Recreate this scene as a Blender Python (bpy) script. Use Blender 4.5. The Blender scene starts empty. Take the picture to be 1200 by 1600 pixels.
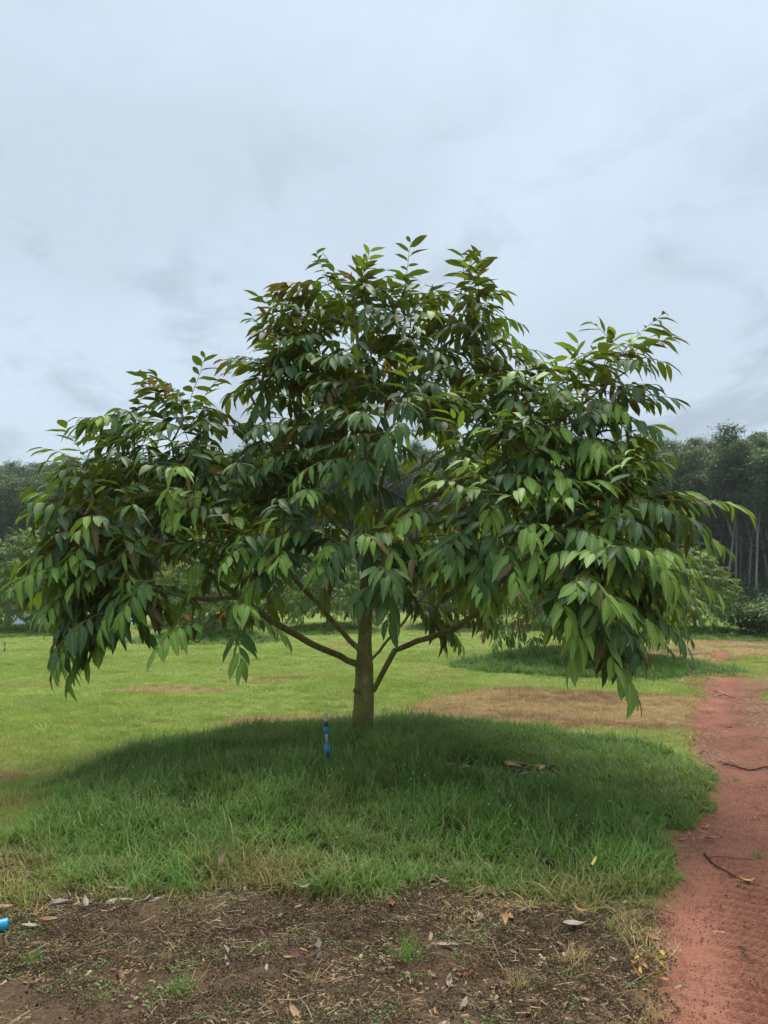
import bpy, math, random
import numpy as np
from mathutils import Vector, Matrix
from mathutils.bvhtree import BVHTree

random.seed(7)
rng = np.random.default_rng(11)
R = math.radians
scene = bpy.context.scene
COL = scene.collection

# ------------------------------------------------------------------ camera
CAM_H = 1.6
PITCH = R(6.2)
cam_d = bpy.data.cameras.new("camera")
cam_d.sensor_fit = 'VERTICAL'
cam_d.sensor_height = 24.0
cam_d.lens = 18.05
cam_d.clip_start = 0.05
cam_d.clip_end = 3000
cam = bpy.data.objects.new("camera", cam_d)
COL.objects.link(cam)
cam.location = (0, 0, CAM_H)
cam.rotation_euler = (R(90) + PITCH, 0, 0)
scene.camera = cam

# ------------------------------------------------------------------ sky, sun, exposure
SUN_TO = Vector((0.08, 0.38, 0.92)).normalized()
world = bpy.data.worlds.new("World")
scene.world = world
world.use_nodes = True
wt = world.node_tree
wt.nodes.clear()


def N(t, kind, **kw):
    n = t.nodes.new(kind)
    for k, v in kw.items():
        setattr(n, k, v)
    return n


def L(t, a, b):
    t.links.new(a, b)


w_out = N(wt, 'ShaderNodeOutputWorld')
w_bg = N(wt, 'ShaderNodeBackground')
w_bg.inputs[1].default_value = 0.0415
L(wt, w_bg.outputs[0], w_out.inputs[0])
sky = N(wt, 'ShaderNodeTexSky', sky_type='NISHITA')
sky.sun_disc = False
sky.sun_elevation = math.asin(SUN_TO.z)
sky.sun_rotation = math.atan2(SUN_TO.x, SUN_TO.y)
sky.air_density = 1.0
sky.dust_density = 3.0
tc = N(wt, 'ShaderNodeTexCoord')
sep = N(wt, 'ShaderNodeSeparateXYZ')
L(wt, tc.outputs['Generated'], sep.inputs[0])
zz = N(wt, 'ShaderNodeMath', operation='MAXIMUM')
zz.inputs[1].default_value = 0.0
L(wt, sep.outputs[2], zz.inputs[0])
za = N(wt, 'ShaderNodeMath', operation='ADD')
za.inputs[1].default_value = 0.42
L(wt, zz.outputs[0], za.inputs[0])
dv = N(wt, 'ShaderNodeVectorMath', operation='DIVIDE')
cmb = N(wt, 'ShaderNodeCombineXYZ')
for i in range(3):
    L(wt, za.outputs[0], cmb.inputs[i])
L(wt, tc.outputs['Generated'], dv.inputs[0])
L(wt, cmb.outputs[0], dv.inputs[1])


def wnoise(scale, detail, rough, dist, lo, hi, off, zs=1.7):
    mp = N(wt, 'ShaderNodeMapping')
    mp.inputs['Location'].default_value = off
    mp.inputs['Scale'].default_value = (1, 1, zs)
    L(wt, tc.outputs['Generated'], mp.inputs[0])
    n = N(wt, 'ShaderNodeTexNoise')
    n.inputs['Scale'].default_value = scale
    n.inputs['Detail'].default_value = detail
    n.inputs['Roughness'].default_value = rough
    n.inputs['Distortion'].default_value = dist
    L(wt, mp.outputs[0], n.inputs['Vector'])
    r = N(wt, 'ShaderNodeMapRange', interpolation_type='SMOOTHSTEP')
    r.inputs[1].default_value = lo
    r.inputs[2].default_value = hi
    L(wt, n.outputs[0], r.inputs[0])
    return r.outputs[0]


def wmix(a, b, f):
    m = N(wt, 'ShaderNodeMix', data_type='RGBA')
    for s, v in ((6, a), (7, b), (0, f)):
        if hasattr(v, 'links'):
            L(wt, v, m.inputs[s])
        else:
            m.inputs[s].default_value = v
    return m.outputs[2]


# cloud sheet: pale blue white with soft grey undersides
c_hi = (5.75, 6.85, 8.0, 1)
c_lo = (4.2, 5.0, 5.8, 1)
big = wnoise(1.5, 7, 0.55, 0.3, 0.40, 0.70, (3.1, 1.7, 0.3))
fine = wnoise(5.5, 9, 0.60, 0.45, 0.46, 0.64, (0.4, 6.2, 1))
big_s = N(wt, 'ShaderNodeMath', operation='MULTIPLY')
L(wt, big, big_s.inputs[0])
big_s.inputs[1].default_value = 0.55
low = N(wt, 'ShaderNodeMapRange', interpolation_type='SMOOTHSTEP')
low.inputs[1].default_value = 0.70
low.inputs[2].default_value = 0.10
L(wt, sep.outputs[2], low.inputs[0])
fm = N(wt, 'ShaderNodeMath', operation='MULTIPLY')
L(wt, fine, fm.inputs[0])
L(wt, low.outputs[0], fm.inputs[1])
fm2 = N(wt, 'ShaderNodeMath', operation='MULTIPLY')
L(wt, fm.outputs[0], fm2.inputs[0])
fm2.inputs[1].default_value = 0.8
cl1 = wmix(c_hi, c_lo, big_s.outputs[0])
cl2 = wmix(cl1, (3.2, 3.9, 4.65, 1), fm2.outputs[0])
L(wt, wmix(sky.outputs[0], cl2, 0.93), w_bg.inputs[0])

sun_d = bpy.data.lights.new("sun", 'SUN')
sun_d.energy = 1.35
sun_d.angle = R(36)
sun_d.color = (1.0, 0.95, 0.86)
sun = bpy.data.objects.new("sun", sun_d)
COL.objects.link(sun)
sun.rotation_euler = SUN_TO.to_track_quat('Z', 'Y').to_euler()
sun.location = (0, 0, 30)

vs = scene.view_settings
vs.view_transform = 'Standard'
vs.look = 'None'
vs.gamma = 1.0
vs.use_curve_mapping = False
vs.exposure = 1.6

# ------------------------------------------------------------------ helpers
CP, SP = math.cos(PITCH), math.sin(PITCH)


def ray(x, y):
    a, b = (x - 600) / 1203.0, (800 - y) / 1203.0
    return Vector((a, CP - b * SP, SP + b * CP))


def at(x, y, Y):
    """the place seen at photo pixel x, y that stands Y metres away"""
    d = ray(x, y)
    return Vector((0, 0, CAM_H)) + d * (Y / d.y)


def onground(x, y, z=0.0):
    d = ray(x, y)
    return Vector((0, 0, CAM_H)) + d * ((z - CAM_H) / d.z)


def tag(o, label=None, cat=None, group=None, kind=None):
    if label: o['label'] = label
    if cat: o['category'] = cat
    if group: o['group'] = group
    if kind: o['kind'] = kind
    return o


def mesh_np(name, V, quads=None, tris=None, attrs=None, mat_idx=None, smooth=True):
    """numpy mesh; attrs: {name: (n,) or (n,3) or (n,4) per vertex}"""
    me = bpy.data.meshes.new(name)
    V = np.asarray(V, dtype=np.float32)
    me.vertices.add(len(V))
    me.vertices.foreach_set('co', V.ravel())
    loops, starts = [], []
    nl = 0
    for F, k in ((quads, 4), (tris, 3)):
        if F is None or len(F) == 0: continue
        F = np.asarray(F, dtype=np.int32)
        loops.append(F.ravel())
        starts.append(nl + np.arange(len(F), dtype=np.int32) * k)
        nl += F.size
    if loops:
        lp = np.concatenate(loops)
        st = np.concatenate(starts)
        me.loops.add(len(lp))
        me.loops.foreach_set('vertex_index', lp)
        me.polygons.add(len(st))
        me.polygons.foreach_set('loop_start', st)
        if mat_idx is not None:
            me.polygons.foreach_set('material_index', np.asarray(mat_idx, dtype=np.int32))
    me.update(calc_edges=True)
    if smooth and loops:
        me.polygons.foreach_set('use_smooth', np.ones(len(me.polygons), dtype=bool))
    for an, av in (attrs or {}).items():
        av = np.asarray(av, dtype=np.float32)
        if av.ndim == 1:
            a = me.attributes.new(an, 'FLOAT', 'POINT'); a.data.foreach_set('value', av)
        elif av.shape[1] == 3:
            a = me.attributes.new(an, 'FLOAT_VECTOR', 'POINT'); a.data.foreach_set('vector', av.ravel())
        else:
            a = me.attributes.new(an, 'FLOAT_COLOR', 'POINT'); a.data.foreach_set('color', av.ravel())
    return me


def link(name, data, mat=None, parent=None):
    o = bpy.data.objects.new(name, data)
    COL.objects.link(o)
    if mat is not None and data is not None:
        for m in (mat if isinstance(mat, (list, tuple)) else [mat]):
            data.materials.append(m)
    if parent is not None: o.parent = parent
    return o


def empty(name, loc=(0, 0, 0), rz=0):
    o = bpy.data.objects.new(name, None)
    COL.objects.link(o)
    o.location = loc
    o.rotation_euler = (0, 0, rz)
    o.empty_display_size = 0.2
    return o


class MB:
    """collects tubes and lathes into one mesh"""
    def __init__(s):
        s.V, s.Q, s.T, s.n = [], [], [], 0

    def add(s, V, Q=None, T=None):
        V = np.asarray(V, dtype=np.float64)
        s.V.append(V)
        if Q is not None and len(Q): s.Q.append(np.asarray(Q) + s.n)
        if T is not None and len(T): s.T.append(np.asarray(T) + s.n)
        s.n += len(V)

    def tube(s, P, rad, sides=8, cap=True):
        P = np.asarray([tuple(p) for p in P], dtype=np.float64)
        n = len(P)
        rad = np.broadcast_to(np.asarray(rad, dtype=np.float64), (n,))
        T = np.gradient(P, axis=0)
        T /= np.linalg.norm(T, axis=1)[:, None] + 1e-9
        ref = np.array([0.0, 0, 1]) if abs(T[0][2]) < 0.9 else np.array([1.0, 0, 0])
        u = np.cross(T[0], ref); u /= np.linalg.norm(u)
        ang = np.arange(sides) * 2 * np.pi / sides
        ca, sa = np.cos(ang)[:, None], np.sin(ang)[:, None]
        V = np.empty((n, sides, 3))
        for i in range(n):
            u = u - T[i] * np.dot(u, T[i]); u /= np.linalg.norm(u) + 1e-9
            v = np.cross(T[i], u)
            V[i] = P[i] + rad[i] * (ca * u + sa * v)
        k = np.arange(sides)
        k2 = (k + 1) % sides
        Q = np.concatenate([np.stack([i * sides + k, i * sides + k2, (i + 1) * sides + k2, (i + 1) * sides + k], 1) for i in range(n - 1)])
        V = V.reshape(-1, 3)
        Tn = None
        if cap:
            V = np.concatenate([V, P[:1], P[-1:]])
            a, b = n * sides, n * sides + 1
            Tn = np.concatenate([np.stack([np.full(sides, a), k2, k], 1), np.stack([np.full(sides, b), (n - 1) * sides + k, (n - 1) * sides + k2], 1)])
        s.add(V, Q, Tn)
        return s

    def build(s, name, mat=None, parent=None, smooth=True):
        me = mesh_np(name, np.concatenate(s.V), np.concatenate(s.Q) if s.Q else None, np.concatenate(s.T) if s.T else None, smooth=smooth)
        return link(name, me, mat, parent)


# value noise ------------------------------------------------------
_G = np.random.default_rng(3).random((256, 256))


def vnoise(x, y, s=1.0, o=0.0):
    x = np.asarray(x, dtype=np.float64) * s + 37.3 + o * 13.7
    y = np.asarray(y, dtype=np.float64) * s + 91.1 + o * 7.9
    xi, yi = np.floor(x).astype(int), np.floor(y).astype(int)
    fx, fy = x - xi, y - yi
    fx, fy = fx * fx * (3 - 2 * fx), fy * fy * (3 - 2 * fy)
    g = lambda a, b: _G[a & 255, b & 255]
    return (g(xi, yi) * (1 - fx) + g(xi + 1, yi) * fx) * (1 - fy) + (g(xi, yi + 1) * (1 - fx) + g(xi + 1, yi + 1) * fx) * fy


def fbm(x, y, s=1.0, o=0.0, n=4):
    t, a, tot = 0, 1.0, 0
    for i in range(n):
        t = t + a * vnoise(x, y, s * 2 ** i, o + i * 1.3); tot += a; a *= 0.5
    return t / tot


def sstep(a, b, x):
    t = np.clip((np.asarray(x, dtype=np.float64) - a) / (b - a), 0, 1)
    return t * t * (3 - 2 * t)


# ------------------------------------------------------------------ the land: zones and heights
TREE = (-0.26, 8.1)
FAR_TREES = [  # x, y, variant, scale, turn   other durian trees of the orchard
    (4.75, 18.6, 0, 1.05, 0.3), (12.6, 31.5, 1, 0.80, 1.2), (-6.2, 28.3, 1, 0.92, 2.2), (-14.9, 33.0, 0, 0.95, 4.0),
    (-2.6, 36.0, 1, 1.1, 5.1), (3.6, 39.0, 0, 1.1, 0.9), (9.0, 37.5, 1, 1.15, 3.0), (-9.5, 40.0, 0, 1.1, 1.7), (-19.0, 43.0, 1, 1.05, 0.2)]


def track_left(Y):
    return -0.24 + 0.412 * Y + 0.10 * (fbm(Y, Y * 0, 0.8, 5) - 0.5) + 0.14 * np.sin(Y * 0.9 + 1)


def zones(X, Y):
    X, Y = np.asarray(X, float), np.asarray(Y, float)
    n1 = fbm(X, Y, 1.1, 0) - 0.5
    n2 = fbm(X, Y, 4.0, 2) - 0.5
    w = n1 * 0.9 + n2 * 0.55
    u = X - track_left(Y)
    # red track: full width close by, breaking up into patches farther off
    far = sstep(13.2, 16.5, Y)
    t = sstep(-0.10, 0.10, u + w * 0.55 - 0.02) * sstep(3.6, 3.1, u + w * 0.7)
    rut = np.maximum(np.exp(-((u - 0.55) / 0.42) ** 2), np.exp(-((u - 2.35) / 0.42) ** 2))
    t = t * (1 - far * (1 - sstep(0.45, 0.75, rut * 0.8 + w * 1.0 - 0.32 * sstep(21, 24, Y) - 0.45 * np.exp(-((Y - 16.2) / 1.3) ** 2) + 0.1)))
    t = t * sstep(27, 23, Y)
    t = t * (1 - sstep(8.6, 10.0, Y) * np.exp(-((u - 1.65) / 0.50) ** 4) * sstep(.36, .50, fbm(X, Y, 1.5, 91)))
    # bare soil in front
    edge = 4.36 - 0.08 * np.clip(X, -4, 4) - 0.25 * sstep(-1.0, -2.2, X) - 0.50 * sstep(0.3, 1.5, X) + w * 0.95
    s = sstep(0.20, -0.20, Y - edge) * (1 - t)
    # long green grass on the mound round the trunk
    e = np.sqrt(((X - 0.10) / 2.85) ** 2 + ((Y - 6.55 - 0.10 * X) / 2.6) ** 2) + w * 0.34
    g = sstep(1.04, 0.93, e) * (1 - t) * (1 - s)
    for (tx, ty, *_r) in FAR_TREES:
        rr = 2.3 if ty > 20 else 2.5
        dx = 0.0 if ty > 20 else -0.2
        e2 = np.sqrt(((X - tx - dx) / (rr * (1.15 if ty > 20 else 1.25))) ** 2 + ((Y - ty + 1.2) / (rr * 1.1)) ** 2) + w * 0.3
        g = np.maximum(g, sstep(1.05, 0.9, e2) * (1 - t))
    # dry sprayed strips
    d = sstep(0.95, 0.70, np.sqrt(((X - 2.9) / 3.1) ** 2 + ((Y - 11.3) / 2.15) ** 2) + w * 0.35)
    d = np.maximum(d, sstep(1.0, 0.6, np.sqrt(((X + 0.6) / 1.9) ** 2 + ((Y - 9.9) / 0.75) ** 2) + w * 0.4) * 0.75)
    d = np.maximum(d, sstep(0.9, 0.5, np.sqrt(((X + 2.6) / 0.7) ** 2 + ((Y - 4.55) / 0.75) ** 2) + w * 0.4) * 0.95)
    d = np.maximum(d, sstep(1.0, 0.7, np.sqrt(((X - 8.2) / 3.2) ** 2 + ((Y - 21.5) / 2.2) ** 2) + w * 0.9) * 0.9)
    d = np.maximum(d, sstep(1.0, 0.6, np.sqrt(((X - 12.5) / 5.5) ** 2 + ((Y - 27.5) / 2.0) ** 2) + w * 0.5) * 0.9)
    d = np.maximum(d, sstep(0.56, 0.72, fbm(X, Y, 0.33, 9)) * 0.40 * sstep(6, 9, Y))
    for (cx, cy, rx, ry, k) in ((-3.7, 13.2, 1.3, 0.5, .8), (-2.4, 14.6, 1.2, .5, .5), (-6.6, 11.6, .9, .4, .6), (-3.6, 7.0, .6, .3, .7), (-2.95, 6.1, .5, .25, .7), (1.0, 16.5, 1.5, .5, .4)):
        d = np.maximum(d, sstep(1.1, 0.5, np.sqrt(((X - cx) / rx) ** 2 + ((Y - cy) / ry) ** 2) + w * 0.8) * k)
    d = d * (1 - g) * (1 - t) * (1 - s)
    # sun and traffic have thinned the grass between the ruts and beside the track
    v = sstep(-0.55, -0.05, u + w * 0.5) * sstep(4.6, 3.6, u) * sstep(13, 15, Y) * (1 - t) * sstep(30, 26, Y)
    d = np.maximum(d, v * 0.75 * sstep(0.30, 0.6, fbm(X, Y, 0.9, 21)) * (1 - g))
    return t, s, g, d, u


def height(X, Y, fine=True):
    X, Y = np.asarray(X, float), np.asarray(Y, float)
    t, s, g, d, u = zones(X, Y)
    r = np.sqrt(((X + 0.3) / 3.3) ** 2 + ((Y - 7.5) / 3.1) ** 2)
    h = 0.21 * sstep(1.05, 0.15, r)
    for (tx, ty, *_r) in FAR_TREES:
        r = np.sqrt((X - tx) ** 2 + (Y - ty) ** 2)
        h = h + 0.30 * sstep(3.2, 0.3, r)
    h = h + 0.22 * (fbm(X, Y, 0.16, 4, 3) - 0.5) * sstep(9, 16, Y) + 0.12 * (fbm(X, Y, 0.8, 6, 3) - 0.5) * sstep(6, 10, Y)
    h = h + 1.3 * sstep(1.0, 0.1, np.sqrt(((X - 25) / 7.5) ** 2 + ((Y - 46) / 4.5) ** 2))
    h = h + 13.0 * sstep(86, 160, Y + 0.2 * X)
    if fine:
        rut = np.exp(-((u - 0.55) / 0.40) ** 2) + np.exp(-((u - 2.35) / 0.42) ** 2)
        h = h - t * (0.035 * rut + 0.012)
        h = h + t * (0.020 * (fbm(X, Y, 5, 8, 3) - 0.5) + 0.012 * (fbm(X, Y, 17, 18, 2) - 0.5))
        h = h + s * (0.09 * (fbm(X, Y, 3.0, 10, 3) - 0.5) + 0.045 * np.abs(fbm(X, Y, 9, 12, 3) - 0.5))
        # tyre tread pressed into the right side of the wheel line
        a = (X - 1.0) * 0.75 + (Y - 3.0) * 1.15
        bar = np.sin(a * 2 * np.pi / 0.125 + 2.2 * (vnoise(X, Y, 5, 3) - 0.5))
        tread = np.exp(-((u - 0.56) / 0.20) ** 4) * sstep(5.3, 4.4, Y) * sstep(0.25, 0.5, vnoise(X, Y, 2.2, 4) + 0.2)
        tread = tread + 0.9 * np.exp(-((u - 0.72) / 0.16) ** 4) * sstep(9.5, 10.5, Y) * sstep(13.5, 12.0, Y)
        h = h + t * tread * 0.028 * np.clip(bar * 1.6, -1, 1)
    return h


def hz(x, y):
    return float(height(np.array([x]), np.array([y]))[0])


def graded(a, b, step, far_a, far_b, grow):
    c = list(np.arange(a, b + 1e-6, step))
    p, st = b, step
    while p < far_b:
        st *= grow; p += st; c.append(p)
    p, st = a, step
    while p > far_a:
        st *= grow; p -= st; c.insert(0, p)
    return np.array(c)


# ------------------------------------------------------------------ materials
def mat(name):
    m = bpy.data.materials.new(name)
    m.use_nodes = True
    t = m.node_tree
    t.nodes.clear()
    o = N(t, 'ShaderNodeOutputMaterial')
    b = N(t, 'ShaderNodeBsdfPrincipled')
    L(t, b.outputs[0], o.inputs[0])
    b.inputs['Roughness'].default_value = 0.8
    b.inputs['Specular IOR Level'].default_value = 0.25
    return m, t, b, o


def setin(t, sock, v):
    if hasattr(v, 'links'):
        L(t, v, sock)
    else:
        sock.default_value = v


def rgb(c):
    return (c[0], c[1], c[2], 1)


def mix(t, a, b, f, blend='MIX'):
    m = N(t, 'ShaderNodeMix', data_type='RGBA', blend_type=blend)
    setin(t, m.inputs[0], f)
    setin(t, m.inputs[6], rgb(a) if isinstance(a, tuple) else a)
    setin(t, m.inputs[7], rgb(b) if isinstance(b, tuple) else b)
    return m.outputs[2]


def noise(t, scale, detail=4, rough=0.55, lo=0.3, hi=0.7, vec=None, dist=0.0):
    n = N(t, 'ShaderNodeTexNoise')
    n.inputs['Scale'].default_value = scale
    n.inputs['Detail'].default_value = detail
    n.inputs['Roughness'].default_value = rough
    n.inputs['Distortion'].default_value = dist
    if vec is None:
        vec = N(t, 'ShaderNodeNewGeometry').outputs['Position']
    L(t, vec, n.inputs['Vector'])
    r = N(t, 'ShaderNodeMapRange')
    r.inputs[1].default_value = lo
    r.inputs[2].default_value = hi
    L(t, n.outputs[0], r.inputs[0])
    return r.outputs[0]


def attr(t, name, out='Fac', kind='GEOMETRY'):
    a = N(t, 'ShaderNodeAttribute', attribute_type=kind, attribute_name=name)
    return a.outputs[out]


def math_(t, op, a, b=0.0, c=None):
    m = N(t, 'ShaderNodeMath', operation=op)
    setin(t, m.inputs[0], a)
    setin(t, m.inputs[1], b)
    if c is not None: setin(t, m.inputs[2], c)
    return m.outputs[0]


def bump(t, b, h, strength=0.4, dist=0.01):
    n = N(t, 'ShaderNodeBump')
    n.inputs['Strength'].default_value = strength
    n.inputs['Distance'].default_value = dist
    L(t, h, n.inputs['Height'])
    L(t, n.outputs[0], b.inputs['Normal'])


def ground_material():
    m, t, b, o = mat("ground")
    n_a, n_b, n_c = noise(t, 0.9, 5), noise(t, 7, 5), noise(t, 45, 4, 0.65, 0.3, 0.7)
    n_d = noise(t, 160, 3, 0.6, 0.32, 0.68)
    lawn = mix(t, (0.19, 0.25, 0.040), (0.30, 0.35, 0.066), n_a)
    lawn = mix(t, lawn, (0.12, 0.165, 0.028), math_(t, 'MULTIPLY', n_b, 0.6))
    longg = mix(t, (0.030, 0.055, 0.012), (0.055, 0.085, 0.018), n_b)
    dry = mix(t, (0.38, 0.26, 0.115), (0.22, 0.135, 0.066), n_b)
    soil = mix(t, (0.105, 0.062, 0.036), (0.22, 0.135, 0.077), n_c)
    soil = mix(t, soil, (0.21, 0.12, 0.062), math_(t, 'MULTIPLY', noise(t, 1.6, 4, .55, .5, .75), 0.7))
    soil = mix(t, soil, (0.035, 0.024, 0.017), math_(t, 'MULTIPLY', n_d, 0.5))
    red = mix(t, (0.265, 0.105, 0.068), (0.41, 0.175, 0.112), noise(t, 1.3, 5, .6))
    red = mix(t, red, (0.19, 0.070, 0.045), math_(t, 'MULTIPLY', n_c, 0.55))
    red = mix(t, red, (0.27, 0.16, 0.095), math_(t, 'MULTIPLY', noise(t, 2.1, 5, .6, .5, .8), 0.55))
    red = mix(t, red, (0.13, 0.05, 0.034), math_(t, 'MULTIPLY', noise(t, 220, 2, .5, .52, .75), 0.6))
    red = mix(t, red, (0.46, 0.19, 0.12), math_(t, 'MULTIPLY', attr(t, 'zr'), noise(t, 1.1, 3, .5, .3, .6)))
    red = mix(t, red, (0.17, 0.085, 0.058), math_(t, 'MULTIPLY', noise(t, 14, 5, .7, .5, .75), 0.6))
    c = mix(t, lawn, longg, attr(t, 'zg'))
    c = mix(t, c, dry, attr(t, 'zd'))
    c = mix(t, c, soil, attr(t, 'zs'))
    c = mix(t, c, red, attr(t, 'zt'))
    c = mix(t, c, (0.035, 0.034, 0.018), attr(t, 'zf'))
    L(t, c, b.inputs['Base Color'])
    b.inputs['Roughness'].default_value = 0.92
    bump(t, b, math_(t, 'ADD', n_c, n_d), 0.7, 0.012)
    return m


M_GROUND = ground_material()


def land_sheet():
    xs = graded(-2.6, 3.4, 0.022, -900, 900, 1.045)
    ys = graded(2.4, 5.6, 0.022, -60, 1500, 1.026)
    X, Y = np.meshgrid(xs, ys)
    Z = height(X, Y)
    t, s, g, d, u = zones(X, Y)
    fz = sstep(66, 82, Y + X * 0.2) * 1.0
    nx, ny = len(xs), len(ys)
    idx = np.arange(nx * ny).reshape(ny, nx)
    Q = np.stack([idx[:-1, :-1], idx[:-1, 1:], idx[1:, 1:], idx[1:, :-1]], -1).reshape(-1, 4)
    V = np.stack([X, Y, Z], -1).reshape(-1, 3)
    zr = np.exp(-((u - 0.27) / 0.17) ** 2) * sstep(5.2, 4.0, Y) + 0.8 * np.exp(-((u - 0.40) / 0.22) ** 2) * sstep(8.5, 10.5, Y)
    at_ = {'zr': zr.ravel(), 'zt': t.ravel(), 'zs': s.ravel(), 'zg': g.ravel(), 'zd': d.ravel(), 'zf': fz.ravel()}
    tag(link('ground', mesh_np('ground', V, Q, attrs=at_), M_GROUND),
        'grassy orchard ground of lawn and low mounds reaching to the far trees', 'ground', kind='structure')
    for nm, arr, lab in (('dirt_track', t.ravel(), 'worn red dirt track running away along the right side'),
                         ('bare_soil', s.ravel(), 'bare dark brown soil strip across the front')):
        sel = (arr[Q].mean(1) > 0.5) & (V[Q[:, 0], 1] < 60)
        q = Q[sel]
        used, inv = np.unique(q, return_inverse=True)
        v = V[used].copy()
        v[:, 2] += 0.005
        a2 = {k: w[used] for k, w in at_.items()}
        tag(link(nm, mesh_np(nm, v, inv.reshape(-1, 4), attrs=a2), M_GROUND), lab, 'track' if nm == 'dirt_track' else 'soil', kind='structure')


land_sheet()


def leaf_material(name, top, top2, under, trans, rough=0.47, tw=0.32):
    m, t, b, o = mat(name)
    luv = attr(t, 'luv', 'Vector')
    sx = N(t, 'ShaderNodeSeparateXYZ')
    L(t, luv, sx.inputs[0])
    ax = math_(t, 'ABSOLUTE', sx.outputs[0])
    mid = N(t, 'ShaderNodeMapRange')
    mid.inputs[1].default_value = 0.18
    mid.inputs[2].default_value = 0.04
    L(t, ax, mid.inputs[0])
    side = math_(t, 'SINE', math_(t, 'MULTIPLY', math_(t, 'SUBTRACT', sx.outputs[1], math_(t, 'MULTIPLY', ax, 0.22)), 62.0))
    side = math_(t, 'MULTIPLY', math_(t, 'GREATER_THAN', side, 0.86), 0.16)
    c = mix(t, top, top2, noise(t, 2.3, 3))
    c = mix(t, c, tuple(min(1, x * 1.7 + .02) for x in top2), math_(t, 'MAXIMUM', math_(t, 'MULTIPLY', mid.outputs[0], 0.75), side))
    g = N(t, 'ShaderNodeNewGeometry')
    c2 = mix(t, c, under, g.outputs['Backfacing'])
    L(t, c2, b.inputs['Base Color'])
    rg = math_(t, 'ADD', math_(t, 'MULTIPLY', g.outputs['Backfacing'], 0.35), rough)
    L(t, rg, b.inputs['Roughness'])
    b.inputs['Specular IOR Level'].default_value = 0.38
    tr = N(t, 'ShaderNodeBsdfTranslucent')
    tr.inputs[0].default_value = rgb(trans)
    ms = N(t, 'ShaderNodeMixShader')
    ms.inputs[0].default_value = tw
    L(t, b.outputs[0], ms.inputs[1])
    L(t, tr.outputs[0], ms.inputs[2])
    L(t, ms.outputs[0], o.inputs[0])
    return m


UND = (0.150, 0.125, 0.038)
LEAF_MATS = [
    leaf_material('leaf_deep', (0.038, 0.088, 0.024), (0.054, 0.118, 0.032), UND, (0.09, 0.14, 0.01)),
    leaf_material('leaf_dark', (0.054, 0.122, 0.030), (0.076, 0.160, 0.040), UND, (0.12, 0.19, 0.012)),
    leaf_material('leaf_mid', (0.076, 0.160, 0.034), (0.104, 0.208, 0.048), (0.16, 0.14, 0.04), (0.15, 0.24, 0.015)),
    leaf_material('leaf_bright', (0.125, 0.235, 0.040), (0.155, 0.280, 0.055), (0.19, 0.19, 0.045), (0.22, 0.33, 0.02)),
    leaf_material('leaf_young', (0.200, 0.340, 0.046), (0.235, 0.385, 0.062), (0.21, 0.24, 0.05), (0.28, 0.42, 0.03), 0.5),  # pale young leaf; its tint also stands in for skylight on front sprays
    leaf_material('leaf_olive', (0.125, 0.112, 0.030), (0.155, 0.120, 0.042), (0.21, 0.145, 0.05), (0.22, 0.17, 0.015), 0.5),
]


def bark_material(name, a, b_, moss, mossf=0.6):
    m, t, b, o = mat(name)
    g = N(t, 'ShaderNodeNewGeometry').outputs['Position']
    mp = N(t, 'ShaderNodeMapping')
    mp.inputs['Scale'].default_value = (1, 1, 0.45)
    L(t, g, mp.inputs[0])
    n1 = noise(t, 26, 6, .6, .3, .7, mp.outputs[0], 0.6)
    n2 = noise(t, 3.0, 4, .6, .4, .65)
    c = mix(t, a, b_, n1)
    c = mix(t, c, moss, math_(t, 'MULTIPLY', n2, mossf))
    c = mix(t, c, (0.012, 0.010, 0.008), math_(t, 'MULTIPLY', noise(t, 70, 3, .6, .55, .75, mp.outputs[0]), 0.5))
    L(t, c, b.inputs['Base Color'])
    c = mix(t, c, tuple(min(.4, x * 2.1 + .03) for x in a), math_(t, 'MULTIPLY', noise(t, 9, 6, .65, .58, .70), 0.75))
    L(t, c, b.inputs['Base Color'])
    b.inputs['Roughness'].default_value = 0.9
    bump(t, b, n1, 1.0, 0.02)
    return m


M_BARK = bark_material('durian_bark', (0.240, 0.205, 0.085), (0.110, 0.092, 0.042), (0.285, 0.280, 0.070), 0.95)
M_RUBBER = bark_material('rubber_bark', (0.33, 0.315, 0.28), (0.17, 0.16, 0.14), (0.20, 0.21, 0.16), 0.5)


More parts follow.
